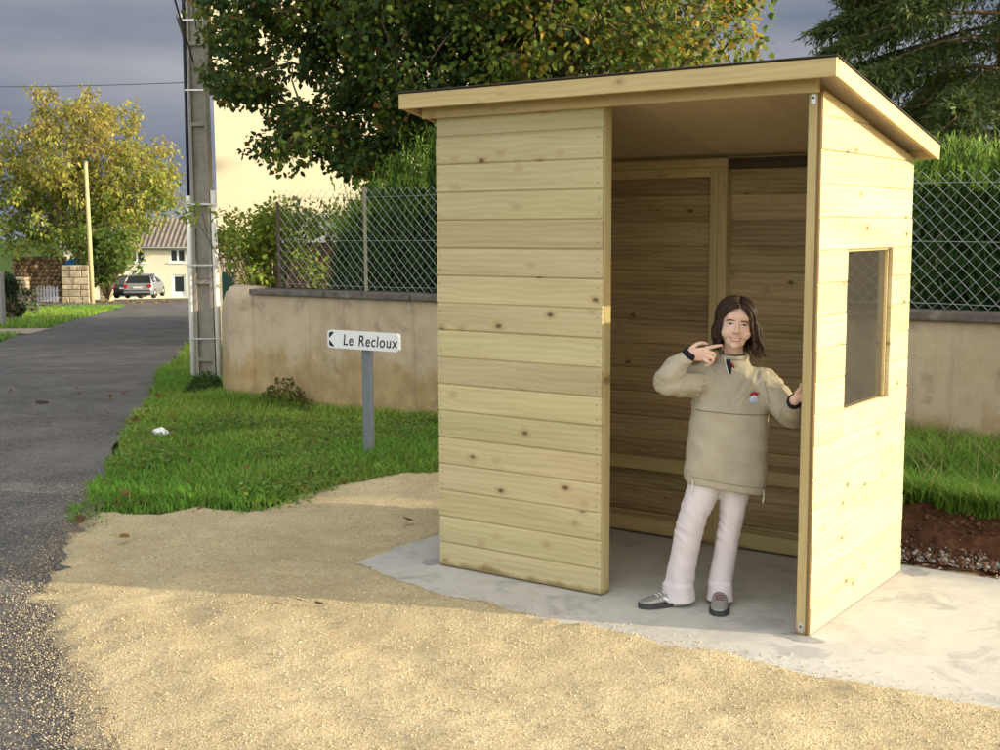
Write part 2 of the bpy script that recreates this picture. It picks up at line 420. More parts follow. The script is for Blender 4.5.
# gravel forecourt
def t_gravel():
    t = NT('limestone_grit'); v = t.pos()
    f = t.n('ShaderNodeSeparateColor'); t.l(t.voro(v, 170, out='Color'), f.inputs[0]); d = t.voro(v, 170); d2 = t.voro(v, 48)
    c = t.ramp(f.outputs[0], [(0, (.36, .29, .165)), (.4, (.46, .38, .225)), (.75, (.50, .42, .26)), (1, (.58, .51, .35))])
    b = t.ramp(t.noise(v, 1.6, 5), [(.3, (.78, .76, .72)), (.7, (1.06, 1.05, 1.03))])
    c = t.mix(c, b, 1.0, 'MULTIPLY')
    h = t.math('ADD', d, t.math('MULTIPLY', d2, .8))
    return t.fin(c, .95, t.bump(h, .6, .0045), 0, .15)
M_gravel = t_gravel()
gx = np.concatenate([np.arange(-3.0, 3.6, .035), np.arange(3.6, 9.01, .2)]); gy = np.concatenate([np.arange(-8.5, -3.6, .15), np.arange(-3.6, 2.2, .035)])
X, Y = np.meshgrid(gx, gy)
def gravel_z(X, Y):
    z = .016 + .022 * fbm(X, Y, 1.1) + .012 * fbm(X, Y, 4.5) + .010 * fbm(X, Y, 13)
    # wheel furrows, roughly along the slab
    w = Y + .38 * X
    z += -.012 * np.exp(-((w + 1.45 + .15 * fbm(X, Y, .7)) / .10) ** 2) - .012 * np.exp(-((w + 2.15 + .2 * fbm(X, Y, .6)) / .12) ** 2) + .009 * np.exp(-((w + 1.72 + .1 * fbm(X, Y, .8)) / .10) ** 2) - .008 * np.exp(-((w + .95 + .2 * fbm(X, Y, .9)) / .07) ** 2) - .010 * np.exp(-((w + 2.8 + .3 * fbm(X, Y, .5)) / .10) ** 2) + .007 * np.exp(-((w + 2.5 + .2 * fbm(X, Y, .7)) / .08) ** 2)
    z += .06 * np.exp(-(((X + 1.35) / .55) ** 2 + ((Y - 1.35) / .5) ** 2))          # small heap against the verge
    dg = np.where(inpoly(X, Y, GRAVEL), 1, -1) * dpoly(X, Y, GRAVEL)
    z = z - .06 + .06 * sstep(-.13, .08, dg + .16 * fbm(X, Y, 3) + .10 * fbm(X, Y, 9))
    ds = np.where(inpoly(X, Y, SLAB), 1, -1) * dpoly(X, Y, SLAB)
    return z - .09 * sstep(.0, .07, ds + .05 * fbm(X, Y, 5) + .02 * fbm(X, Y, 14)), dg
Z, dg = gravel_z(X, Y)
ny, nx = X.shape; idx = np.arange(nx * ny).reshape(ny, nx)
Q = np.stack([idx[:-1, :-1], idx[:-1, 1:], idx[1:, 1:], idx[1:, :-1]], -1).reshape(-1, 4)
keep = (dg > -.24).reshape(-1)[Q].all(1); Q = Q[keep]
gravel = tmesh('gravel_forecourt', np.stack([X, Y, Z], -1).reshape(-1, 3), Q, M_gravel); tag(gravel, kind='structure')

# loose stones: small faceted chips
CH = np.array([(1, 0, 0), (-1, 0, 0), (0, 1, 0), (0, -1, 0), (0, 0, 1), (0, 0, -1)], float); CF = np.array([(0, 2, 4), (2, 1, 4), (1, 3, 4), (3, 0, 4), (2, 0, 5), (1, 2, 5), (3, 1, 5), (0, 3, 5)])
def chips(name, P, size, cols, mat, parent=None):
    n = len(P); s = size[:, None, None] * (.6 + .8 * rng.random((n, 6, 1)))
    a = rng.random(n) * 2 * PI; b = rng.random(n) * PI
    V = CH[None] * s * np.array([1, 1, .7])
    c, s_ = np.cos(a)[:, None], np.sin(a)[:, None]; x = V[..., 0] * c - V[..., 1] * s_; y = V[..., 0] * s_ + V[..., 1] * c
    c, s_ = np.cos(b * .3)[:, None], np.sin(b * .3)[:, None]; z = V[..., 2] * c - x * s_; x = x * c + V[..., 2] * s_
    V = np.stack([x, y, z], -1) + P[:, None, :]
    F = (CF[None] + (np.arange(n) * 6)[:, None, None]).reshape(-1, 3)
    o = tmesh(name, V.reshape(-1, 3), F, mat, parent, np.repeat(cols, 6, 0), smooth=False); tag(o, kind='stuff'); return o
def pal(n, *cs):
    cs = np.array(cs); k = rng.integers(0, len(cs), n); return cs[k] * (.8 + .4 * rng.random((n, 1)))
n = 60000
px = rng.uniform(-2.7, 3.6, n); py = np.where(rng.random(n) < .8, rng.uniform(-3.3, 2.0, n), rng.uniform(-2.6, -.3, n))
z, dg = gravel_z(px, py); ds = np.where(inpoly(px, py, SLAB), 1, -1) * dpoly(px, py, SLAB)
clump = fbm(px, py, 2.2) > -.25
ok = (dg > .0) & (ds < .02) & (clump | (rng.random(n) < .35)); px, py, z = px[ok], py[ok], z[ok]; n = len(px)
sz = .0022 + .0042 * rng.random(n) ** 5
chips('loose_gravel', np.stack([px, py, z + .002], 1), sz, pal(n, (.44, .36, .21), (.50, .42, .26), (.38, .30, .17), (.58, .51, .36), (.46, .38, .22)), M_attr)
tag(bpy.data.objects['loose_gravel'], 'pale ochre limestone chips strewn over the gravel forecourt', 'gravel')
# chips spilled on the road edge and onto the slab
n = 24000; EDGE = np.array([(-3.3, .45), (-2.43, -.21), (-2.0, -.87), (-1.33, -1.45), (-.78, -1.81), (-.36, -1.98), (.06, -2.22), (.51, -2.45), (1.3, -3.1), (2.2, -4.2)])
q = rng.random(n) * (len(EDGE) - 1.001); qi = q.astype(int); qf = (q - qi)[:, None]; pe = EDGE[qi] * (1 - qf) + EDGE[qi + 1] * qf; te = EDGE[qi + 1] - EDGE[qi]; te /= np.linalg.norm(te, axis=1)[:, None]
off = rng.exponential(.16, n) * (.35 + 1.3 * vn1(pe[:, 0] * 2, pe[:, 1] * 2)) - .03; px = pe[:, 0] + te[:, 1] * off + rng.normal(0, .04, n); py = pe[:, 1] - te[:, 0] * off + rng.normal(0, .04, n)
s, v = road_sv(px, py); ok = (v > -.25) | (py < -.3); px, py = px[ok], py[ok]; n = len(px)
chips('spilled_chips', np.stack([px, py, H0(px, py) + .009], 1), .0018 + .0048 * rng.random(n) ** 4, pal(n, (.34, .27, .16), (.25, .21, .15), (.17, .155, .13), (.44, .38, .26), (.12, .11, .10)), M_attr)
tag(bpy.data.objects['spilled_chips'], 'grit and chips spilled along the asphalt road edge', 'grit')
n = 900; px = rng.uniform(-.4, 3.4, n); py = -.44 + np.abs(rng.normal(0, .09, n)); ok = inpoly(px, py, SLAB) & ((py < -.02) | ((px > 1.05) & (px < 1.9)) | (px > 2.05)); px, py = px[ok], py[ok]; n = len(px)
chips('slab_grit', np.stack([px, py, np.full(n, .002)], 1), .0022 + .004 * rng.random(n) ** 3, pal(n, (.46, .39, .26), (.52, .47, .36)), M_attr)
tag(bpy.data.objects['slab_grit'], 'stray chips lying along the front edge of the concrete slab', 'grit')

# concrete slab
def t_conc():
    t = NT('new_concrete'); v = t.pos()
    a = t.noise(v, 1.4, 6, .6); b = t.noise(v, 9, 6, .65); c_ = t.noise(v, 90, 4)
    c = t.ramp(t.math('ADD', t.math('MULTIPLY', a, .55), t.math('MULTIPLY', b, .45)), [(.30, (.33, .315, .275)), (.48, (.44, .425, .375)), (.68, (.52, .505, .45))])
    w = t.ramp(t.noise(t.pos((1, 1, 1)), 3.1, 5, .7, .8), [(.56, 0.0), (.64, .6)])
    c = t.mix(c, (.29, .285, .265), w)
    return t.fin(c, .88, t.bump(t.math('ADD', b, t.math('MULTIPLY', c_, .5)), .35, .006), 0, .2)
M_conc = t_conc()
n_ = 7; P = []
for i in range(len(SLAB)):
    a = np.array(SLAB[i]); b = np.array(SLAB[(i + 1) % len(SLAB)])
    for j in range(n_): 
        q = a + (b - a) * j / n_; P.append((q[0] + random.uniform(-.012, .012), q[1] + random.uniform(-.012, .012)))
slab = mk('concrete_slab', *prism(P, -.10, 0.0), M_conc); tag(slab, kind='structure')
# damp patches at the feet of two posts
def t_damp():
    t = NT('damp_concrete'); v = t.pos(); return t.fin(t.ramp(t.noise(v, 14, 5), [(.3, (.24, .235, .225)), (.7, (.36, .35, .33))]), .6, t.bump(t.noise(v, 90, 4), .3, .004), 0, .4)
M_damp = t_damp()
def blob(cx, cy, rx, ry, n=40, k=.35):
    return [(cx + rx * math.cos(a) * (1 + k * (math.sin(3 * a + cx) * .5 + math.sin(7 * a + cy * 9) * .35 + random.uniform(-.3, .3))), cy + ry * math.sin(a) * (1 + k * (math.sin(4 * a) * .5 + random.uniform(-.3, .3)))) for a in [2 * PI * i / n for i in range(n)]]
for cx, cy, rx, ry in ((1.97, -.035, .10, .05), (-.07, .02, .055, .06), (2.07, 1.25, .06, .07)):
    pt = blob(cx, cy, rx, ry); o = mk('damp_patch', [(x, y, .0012) for x, y in pt], [tuple(range(len(pt)))], M_damp); tag(o, kind='structure'); o.parent = slab

# red soil bank, cut behind the slab
def t_soil():
    t = NT('red_clay_soil'); v = t.pos()
    c = t.ramp(t.noise(v, 16, 6, .7), [(.3, (.030, .014, .008)), (.5, (.075, .035, .018)), (.72, (.13, .068, .036))])
    return t.fin(c, .95, t.bump(t.noise(v, 35, 6, .7), 1.0, .02), 0, .1)
M_soil = t_soil()
X, Y = np.meshgrid(np.arange(.8, 7.0, .03), np.arange(1.36, 2.15, .025))
Z = bank(X, Y) + .012 + .05 * fbm(X, Y, 5) * sstep(1.36, 1.6, Y) + .03 * fbm(X, Y, 13) - .03 * sstep(2.0, 2.15, Y)
ny, nx = X.shape; idx = np.arange(nx * ny).reshape(ny, nx); Q = np.stack([idx[:-1, :-1], idx[:-1, 1:], idx[1:, 1:], idx[1:, :-1]], -1).reshape(-1, 4)
o = tmesh('soil_bank', np.stack([X, Y, Z], -1).reshape(-1, 3), Q, M_soil); tag(o, kind='structure')
n = 2600; px = rng.uniform(1.4, 5, n); py = 1.40 + np.abs(rng.normal(0, .07, n))
chips('bank_rubble', np.stack([px, py, .01 + .3 * (py - 1.40) + .012], 1), .004 + .016 * rng.random(n) ** 3, pal(n, (.20, .19, .175), (.28, .26, .23), (.15, .135, .12), (.16, .09, .055), (.09, .045, .025)), M_attr)
tag(bpy.data.objects['bank_rubble'], 'grey rubble lying at the foot of the red soil bank', 'rubble')
n = 900; px = rng.uniform(1.4, 5, n); py = rng.uniform(1.5, 2.0, n)
chips('soil_clods', np.stack([px, py, bank(px, py) + .015], 1), .008 + .025 * rng.random(n) ** 2.5, pal(n, (.07, .032, .017), (.10, .05, .028)), M_attr)
tag(bpy.data.objects['soil_clods'], 'crumbly red clods on the cut soil bank', 'soil')

# ------------------------------------------------------------------ grass
def blades(P, h, lean, wid, cols, name, label, mat=None, cat='grass'):
    n = len(P); a = rng.random(n) * 2 * PI; d = np.stack([np.cos(a), np.sin(a), np.zeros(n)], 1); w = np.stack([-np.sin(a), np.cos(a), np.zeros(n)], 1) * wid[:, None]
    top = P + np.stack([d[:, 0] * lean * h, d[:, 1] * lean * h, h], 1); midp = P + np.stack([d[:, 0] * lean * h * .3, d[:, 1] * lean * h * .3, h * .6], 1)
    V = np.concatenate([np.stack([P - w, P + w, midp + w * .8, midp - w * .8], 1), np.stack([midp - w * .8, midp + w * .8, top + w * .12, top - w * .12], 1)])
    o = polys(name, V, mat or M_grass, None, np.concatenate([cols, cols])); tag(o, label, cat, kind='stuff'); return o
def verge_mask(x, y):
    s, v = road_sv(x, y)
    edge = .10 * fbm(s, s * 0 + 3.3, 1.2) + .12 * fbm(x, y, 3)
    lim = np.where(x > -5.3, 3.80, 3.80 + (-5.3 - x) * .93)
    return (v < -.12 + edge) & (y < lim) & (x < .2) & ~(inpoly(x, y, GRAVEL) & (dpoly(x, y, GRAVEL) > .14 * rng.random(np.shape(x)) ** 2))
def gcol(x, y, n):
    yb = np.clip(fbm(x, y, .9) + .45 + .25 * (rng.random(n) - .5), 0, 1)[:, None]
    c = np.array([.125, .30, .034]) * (1 - yb) + np.array([.29, .42, .066]) * yb
    dry = (rng.random(n) < .05)[:, None]; c = np.where(dry, np.array([.24, .20, .08]), c)
    return c * (.75 + .5 * rng.random((n, 1)))
n = 330000; x = rng.uniform(-9.5, .2, n); y = rng.uniform(-.5, 8, n); ok = verge_mask(x, y)
s, v = road_sv(x, y); dedge = dpoly(x, y, GRAVEL); thin = np.clip(dedge / .35, .35, 1); ok &= rng.random(n) < thin
x, y = x[ok], y[ok]; n = len(x)
hh = (.035 + .05 * rng.random(n)) * (.6 + 1.0 * vn2(x * 1.4, y * 1.4)) * np.clip(.45 + dpoly(x, y, GRAVEL), .4, 1)
hh *= np.where(y > 3.5, 1.5, 1)
blades(np.stack([x, y, H(x, y) - .012], 1), hh, .4 + .7 * rng.random(n), .0028 + .0035 * rng.random(n), gcol(x, y, n), 'verge_grass', 'short green grass verge between the road and the rendered wall')
# farther verge along the lane
n = 30000; s = rng.uniform(4, 50, n); v = -.12 - rng.random(n) * 2.6; x = R0[0] + s * RD[0] + v * RN[0]; y = R0[1] + s * RD[1] + v * RN[1]
hh = .06 + .10 * rng.random(n)
blades(np.stack([x, y, H0(x, y) - .02], 1), hh, .5 + .5 * rng.random(n), .008 + .01 * rng.random(n), gcol(x, y, n), 'lane_grass', 'green grass strip running along the lane beyond the utility pole')
n = 16000; s = rng.uniform(9, 44, n); v = 3.75 + rng.random(n) * 4 ; 
ok = ~((s > 19.5) & (s < 22.3)); s, v = s[ok], v[ok]; n = len(s); x = R0[0] + s * RD[0] + v * RN[0]; y = R0[1] + s * RD[1] + v * RN[1]
blades(np.stack([x, y, H0(x, y) - .02], 1), .06 + .10 * rng.random(n), .5 + .5 * rng.random(n), .008 + .01 * rng.random(n), gcol(x, y, n), 'far_side_grass', 'green grass on the far side of the lane by the gate post')
# long grass on the bank by the wall
n = 36000; x = rng.uniform(.8, 5.5, n); y = 1.86 + rng.random(n) * 1.95
y = np.where(rng.random(n) < .25, 1.84 + .12 * rng.random(n), y)
hh = (.07 + .16 * rng.random(n)) * (.55 + .9 * vn2(x * 1.8, y * 1.8))
blades(np.stack([x, y, H(x, y) - .01], 1), hh, .5 + 1.0 * rng.random(n), .003 + .003 * rng.random(n), gcol(x, y, n) * .95, 'bank_grass', 'long tousled grass on the bank under the wall behind the slab')
# straw stalks
n = 260; x = rng.uniform(1.5, 5, n); y = rng.uniform(1.8, 3.6, n)
blades(np.stack([x, y, H(x, y)], 1), .12 + .28 * rng.random(n), .6 + 1.2 * rng.random(n), np.full(n, .003), pal(n, (.34, .29, .13), (.42, .36, .18)), 'dry_stalks', 'dry straw-coloured stalks standing in the bank grass', cat='stalks')
# low leafy weeds round the sign
def leaflets(name, P, L, W, cols, mat, parent=None, up=.5, k=6):
    n = len(P); a = rng.random(n) * 2 * PI; e = (rng.random(n) - .3) * up
    d = np.stack([np.cos(a) * np.cos(e), np.sin(a) * np.cos(e), np.sin(e)], 1)
    rv = rng.normal(size=(n, 3)); w = np.cross(d, rv * np.array([.35, .35, 1.0])); w /= np.linalg.norm(w, axis=1)[:, None] + 1e-9
    return leafpoly(name, P, d, w, L, W, cols, mat, parent, k)
def leafpoly(name, P, d, w, L, W, cols, mat, parent=None, k=6):
    L = np.asarray(L)[:, None] if np.ndim(L) else L; W = np.asarray(W)[:, None] if np.ndim(W) else W
    if k == 6: V = np.stack([P, P + d * L * .22 + w * W * .5, P + d * L * .62 + w * W * .38, P + d * L, P + d * L * .62 - w * W * .38, P + d * L * .22 - w * W * .5], 1)
    elif k == 4: V = np.stack([P, P + d * L * .45 + w * W * .5, P + d * L, P + d * L * .45 - w * W * .5], 1)
    return polys(name, V, mat, parent, cols)
n = 30000; x = rng.uniform(-4.6, -.2, n); y = rng.uniform(.4, 3.8, n)
dens = sstep(-.05, .35, fbm(x, y, 1.1) + .35 * sstep(-3.8, -1.6, x))
ok = verge_mask(x, y) & (rng.random(n) < dens); x, y = x[ok], y[ok]; n = len(x)
sz = .014 + .022 * rng.random(n); cc = pal(n, (.10, .21, .034), (.13, .26, .042), (.085, .18, .036), (.18, .27, .05), (.22, .25, .06))
o = leaflets('leafy_weeds', np.stack([x, y, H(x, y) + .015 + .075 * rng.random(n) * (.5 + vn1(x * 2, y * 2))], 1), sz, sz * .85, cc, M_leaf, up=1.0); tag(o, 'low clover-like weeds covering the verge round the sign post', 'weeds', kind='stuff')
# leafy tuft at the wall corner by the pole and moss weeds climbing the wall foot
def bushlet(name, label, cx, cy, rx, ry, h, n, cols, cat='plant', lz=.03):
    a = rng.random(n) * 2 * PI; r = np.sqrt(rng.random(n)); zz = rng.random(n)
    x = cx + rx * r * np.cos(a) * (1 - .5 * zz); y = cy + ry * r * np.sin(a) * (1 - .5 * zz); z = H(x, y) + h * zz * (1 - .5 * r * r)
    sz = lz * (.6 + .8 * rng.random(n)); o = leaflets(name, np.stack([x, y, z], 1), sz, sz * .7, pal(n, *cols), M_leaf, up=1.4)
    tag(o, label, cat); return o
bushlet('weed_clump', 'dark green leafy clump at the wall corner by the pole', -6.25, 3.95, .36, .30, .30, 1500, ((.035, .10, .022), (.05, .13, .03), (.03, .08, .02)))
bushlet('weed_clump', 'olive scrambling weed at the foot of the rendered wall', -4.75, 3.62, .50, .14, .34, 900, ((.09, .11, .025), (.14, .14, .03), (.06, .07, .02)))
bushlet('dock_plant', 'broad-leaved plant between gravel heap and shelter side', -.62, 1.75, .16, .16, .14, 60, ((.05, .14, .03), (.07, .16, .04)), lz=.09)
# fallen leaves and litter
n = 700; x = rng.uniform(-9, 0, n); y = rng.uniform(-1, 6, n); s, v = road_sv(x, y); ok = (v < 1.6) & (y < 3.7) & ((v < -.1) | (rng.random(n) < .12)) & ~inpoly(x, y, SLAB); x, y = x[ok], y[ok]; n = len(x)
ok = ~inpoly(x, y, GRAVEL) | (rng.random(n) < .12); x, y = x[ok], y[ok]; n = len(x)
sz = .03 + .05 * rng.random(n); o = leaflets('fallen_leaves', np.stack([x, y, np.maximum(H(x, y), 0 * x - 9) + .03 + .03 * rng.random(n)], 1), sz, sz * .8, pal(n, (.17, .075, .03), (.12, .06, .03), (.22, .13, .04), (.10, .05, .03)), M_leaf, up=.5); tag(o, 'brown fallen leaves lying on the verge and road edge', 'leaves', kind='stuff')
n = 2600; s = rng.uniform(36, 60, n); v = rng.uniform(-2.5, 8.5, n); ok = (np.abs(s - 51 - .4 * (v - 4)) < 2.2 * rng.random(n) + .6) | (v < -.1); s, v = s[ok], v[ok]; n = len(s); x = R0[0] + s * RD[0] + v * RN[0]; y = R0[1] + s * RD[1] + v * RN[1]
sz = .08 + .1 * rng.random(n); o = leaflets('far_fallen_leaves', np.stack([x, y, H0(x, y) + .04], 1), sz, sz, pal(n, (.20, .11, .05), (.14, .07, .035), (.26, .17, .06)), M_leaf, up=.4); tag(o, 'rust-coloured leaf litter where the lane meets the drives', 'leaves', kind='stuff')
M_white = plain('white_paper', (.72, .72, .70), .7, var=.06)
def lump(name, loc, r, mat, label, cat, sq=(1, 1, .6), seed=1):
    bm = bmesh.new(); bmesh.ops.create_icosphere(bm, subdivisions=3, radius=1)
    g = random.Random(seed)
    for v in bm.verts:
        k = 1 + .28 * math.sin(3.1 * v.co.x + seed) * math.cos(4.3 * v.co.y) + g.uniform(-.10, .10); v.co = Vector((v.co.x * r * k * sq[0], v.co.y * r * k * sq[1], v.co.z * r * k * sq[2]))
    me = bpy.data.meshes.new(name); bm.to_mesh(me); bm.free(); me.materials.append(mat); o = bpy.data.objects.new(name, me); link(o); o.location = loc; tag(o, label, cat); return o
lump('white_stone', (-4.38, 1.80, .05), .05, M_white, 'crumpled white scrap lying in the grass verge', 'litter', (1.5, .8, .7))
M_dung = plain('dark_leaf', (.045, .03, .02), .9)
lump('dead_leaf', (-7.28, 2.65, -.03), .05, M_dung, 'dark curled dead leaf lying on the bare asphalt', 'leaf', (1.6, 1, .5), 3)
# ------------------------------------------------------------------ bus shelter
shelter = empty('bus_shelter', (0, 0, 0)); tag(shelter, 'open wooden bus shelter of horizontal pine boards with sloping roof', 'bus shelter')
def timber(name, L, h, th, mat, parent, loc, rot=(0, 0, 0), ch=.004, tongue=0, cb=None):
    """a length of timber along local X: 0..L, thickness 0..th on local Y, 0..h on local Z, long edges chamfered"""
    cb = ch * .5 if cb is None else cb
    sec = [(ch, 0)] + ([(th * .42, 0), (th * .42, -tongue), (th * .66, -tongue), (th * .66, 0)] if tongue else []) + [(th - cb, 0), (th, cb), (th, h - cb), (th - cb, h), (ch, h), (0, h - ch), (0, ch)]   # (y,z)
    V = [(0, y, z) for y, z in sec] + [(L, y, z) for y, z in sec]; n = len(sec)
    F = [tuple(range(n)), tuple(range(n, 2 * n))[::-1]] + [(i, n + i, n + (i + 1) % n, (i + 1) % n) for i in range(n)]
    return mk(name, V, F, mat, parent, loc=loc, rot=rot)
def zt(y): return 2.395 - .19 * (y + .13)
PITCH_B = .1375
rows = [(0.0, .125)] + [(.125 + i * PITCH_B, .125 + (i + 1) * PITCH_B) for i in range(16)]
G = .0042
# front left panel: weatherboards 0..0.968
for i, (a, b) in enumerate(rows):
    b = min(b, 2.288)
    if b - a < .03: continue
    timber('board', .966 - random.uniform(0, .003), b - a - G, .019, M_wood_base if i < 2 else M_wood, shelter, (.001 + random.uniform(0, .002), random.uniform(-.0025, .0012), a + .004), ch=.006, tongue=.012 if i else 0)
# right side panel, window opening left free. polygons in (y,z) cut by the roof slope
WY0, WY1, WZ0, WZ1 = .344, .947, .929, 1.628
def clip_top(poly):
    out = []; f = lambda p: (zt(p[0]) - .072) - p[1]
    for i in range(len(poly)):
        p, q = poly[i], poly[(i + 1) % len(poly)]; fp, fq = f(p), f(q)
        if fp >= 0: out.append(p)
        if (fp < 0) != (fq < 0):
            t = fp / (fp - fq); out.append((p[0] + (q[0] - p[0]) * t, p[1] + (q[1] - p[1]) * t))
    return out
def sideboard(poly, x0, x1, mat):
    """board whose outline lies in the (y,z) plane, between x0 and x1; local X runs along +Y so the grain follows"""
    poly = clip_top(poly)
    if len(poly) < 3: return
    y0 = min(p[0] for p in poly); z0 = min(p[1] for p in poly)
    if max(p[1] for p in poly) - z0 < .012: return
    n = len(poly); th = x1 - x0
    cy = sum(p[0] for p in poly) / n; cz = sum(p[1] for p in poly) / n
    def sh(p, k=.004): return (p[0], p[1] + (k if p[1] < cz else -k))
    V = [(p[0] - y0, 0, p[1] - z0) for p in poly] + [(p[0] - y0, -th + .004, p[1] - z0) for p in poly] + [(sh(p)[0] - y0, -th, sh(p)[1] - z0) for p in poly]
    F = [tuple(range(n))[::-1], tuple(range(2 * n, 3 * n))] + [(i, (i + 1) % n, n + (i + 1) % n, n + i) for i in range(n)] + [(n + i, n + (i + 1) % n, 2 * n + (i + 1) % n, 2 * n + i) for i in range(n)]
    return mk('board', V, F, mat, shelter, loc=(x0 + random.uniform(-.001, .0015), y0, z0), rot=(0, 0, PI / 2))
for side in (1, 0):
    for i, (a, b) in enumerate(rows):
        a0, b0 = a + .003, b + .0022
        e0 = .004 + random.uniform(0, .003); e1 = 1.228 + random.uniform(-.003, .004)
        x0, x1 = (1.982, 2.0) if side else (.0, .018)
        if not side: e0 = .0215
        m = M_wood
        if not side or b0 <= WZ0 or a0 >= WZ1:
            sideboard([(e0, a0), (e1, a0), (e1, b0), (e0, b0)], x0, x1, m); continue
        sideboard([(e0, a0), (WY0, a0), (WY0, b0), (e0, b0)], x0, x1, m)
        sideboard([(WY1, a0), (e1, a0), (e1, b0), (WY1, b0)], x0, x1, m)
        if a0 < WZ0: sideboard([(WY0 + .0006, a0), (WY1 - .0006, a0), (WY1 - .0006, WZ0), (WY0 + .0006, WZ0)], x0, x1, m)
        if b0 > WZ1: sideboard([(WY0 + .0006, WZ1), (WY1 - .0006, WZ1), (WY1 - .0006, b0), (WY0 + .0006, b0)], x0, x1, m)
# back wall, two bays
for (xa, xb) in ((.020, .996), (1.000, 1.980)):
    for i, (a, b) in enumerate(rows):
        b = min(b, zt(1.23) - .075)
        if b - a < .03: continue
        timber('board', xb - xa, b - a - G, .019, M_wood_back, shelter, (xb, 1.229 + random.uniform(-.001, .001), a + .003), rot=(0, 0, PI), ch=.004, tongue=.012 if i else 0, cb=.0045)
# frame timbers
def post(x0, x1, y0, y1, z0, z1, name='post', m=None):
    """upright: grain along Z; built along local X then stood up"""
    L = z1 - z0; o = timber(name, L, x1 - x0, y1 - y0, m or M_post, shelter, (x1, y0, z0), ch=.003)
    o.rotation_euler = Euler((0, -PI / 2, 0)); return o
post(.925, .9685, .0205, .078, .001, 2.286)
post(.020, .062, .0205, .070, .001, 2.286)
post(1.940, 1.981, -.002, .058, .001, 2.290)
post(1.936, 1.981, 1.150, 1.206, .001, 2.05)
post(.019, .064, 1.150, 1.206, .001, 2.05)
post(.945, .993, 1.156, 1.2085, .001, 2.055); post(.996, 1.046, 1.150, 1.2085, .001, 2.055)
post(1.9825, 1.9985, -.003, .0025, .003, 2.286, 'gap_shade_strip', wood('gap_shade_brown', (.13, .085, .03), (.20, .135, .05), (.27, .19, .075), knots=0))  # thin added strip, its dark brown paints the shadow of the corner gap
def rail(x0, x1, y0, y1, z0, z1, name='rail', m=None, ch=.003): return timber(name, x1 - x0, z1 - z0, y1 - y0, m or M_post, shelter, (x0, y0, z0), ch=ch)
for xa, xb in ((.066, .944), (1.048, 1.934)):
    rail(xa, xb, 1.160, 1.2085, .375, .450); rail(xa, xb, 1.166, 1.2085, .012, .095)
rail(.066, .944, 1.162, 1.2085, 2.005, 2.055)
rail(.064, .923, .0215, .066, .010, .07); rail(.064, .923, .0215, .066, 1.10, 1.16)
def railY(x0, x1, y0, y1, z0, z1, name='rail'):
    return timber(name, y1 - y0, z1 - z0, x1 - x0, M_post, shelter, (x1, y0, z0), rot=(0, 0, PI / 2), ch=.003)
railY(1.938, 1.981, .060, 1.148, .010, .075); railY(1.938, 1.981, .060, 1.148, WZ0 - .045, WZ0 - .001); railY(1.938, 1.981, .060, 1.148, WZ1 + .001, WZ1 + .045)
railY(.019, .060, .0715, 1.148, .010, .075); railY(.019, .060, .0715, 1.148, 1.10, 1.15)
post(1.938, 1.981, WY0 - .046, WY0 - .001, WZ0 + .001, WZ1 - .001, 'window_jamb'); post(1.938, 1.981, WY1 + .001, WY1 + .046, WZ0 + .001, WZ1 - .001, 'window_jamb')
win = box('window_pane', (1.962, 1.967, WY0 + .001, WY1 - .001, WZ0 + .001, WZ1 - .001), M_glass, shelter); win['label'] = 'grey-tinted clear pane in the side panel'
# bead round the pane
for (a, b, c, d) in ((WY0 + .0015, WY0 + .0135, WZ0 + .0015, WZ1 - .0015), (WY1 - .0135, WY1 - .0015, WZ0 + .0015, WZ1 - .0015)):
    box('window_bead', (1.9675, 1.981, a, b, c, d), M_post, shelter)
# beams and roof
rail(-.05, 1.99, -.0465, -.0045, 2.280, 2.338, 'front_beam'); rail(.019, 1.046, 1.150, 1.195, 2.057, 2.099, 'back_beam'); rail(1.049, 1.981, 1.165, 1.205, 2.045, 2.099, 'back_beam', wood('shaded_gap_beam', (.035, .022, .012), (.06, .04, .02), (.09, .06, .03), knots=0))  # right bay: dark brown beam paints the shaded gap under the ceiling
def slab_sloped(name, x0, x1, y0, y1, lo, hi, mat):
    """board following the roof pitch: lo/hi offsets below the roof plane; grain along the slope"""
    L = math.hypot(y1 - y0, zt(y1) - zt(y0)); ang = math.atan2(zt(y1) - zt(y0), y1 - y0); w = x1 - x0
    V, F = boxvf(0, L, 0, w, 0, hi - lo)
    o = mk(name, V, F, mat, shelter, loc=(x1, y0, zt(y0) + lo)); o.rotation_euler = Matrix(((0, -1, 0), (math.cos(ang), 0, -math.sin(ang)), (math.sin(ang), 0, math.cos(ang)))).to_euler()
    bevel(o, .002, 1); return o
for xa in (.05, 1.9): slab_sloped('rafter', xa, xa + .045, -.004, 1.146, -.072, -.0265, M_post)
slab_sloped('ceiling_panel', -.089, 1.012, -.108, 1.25, -.026, -.006, M_ply); slab_sloped('ceiling_panel', 1.014, 2.089, -.108, 1.25, -.026, -.006, M_ply)
slab_sloped('fascia', 2.0895, 2.1095, -.1295, 1.265, -.072, .0, M_fascia); slab_sloped('fascia', -.1095, -.0895, -.1295, 1.265, -.072, .0, M_fascia)
rail(-.1095, 2.1092, -.152, -.1305, zt(-.13) - .072, zt(-.13) + .001, 'fascia', M_fascia, ch=.002)
rail(-.089, 2.089, 1.2515, 1.268, zt(1.25) - .070, zt(1.25) - .004, 'fascia', M_fascia)
felt = slab_sloped('roofing_felt', -.118, 2.118, -.160, 1.278, .0015, .0065, M_felt)
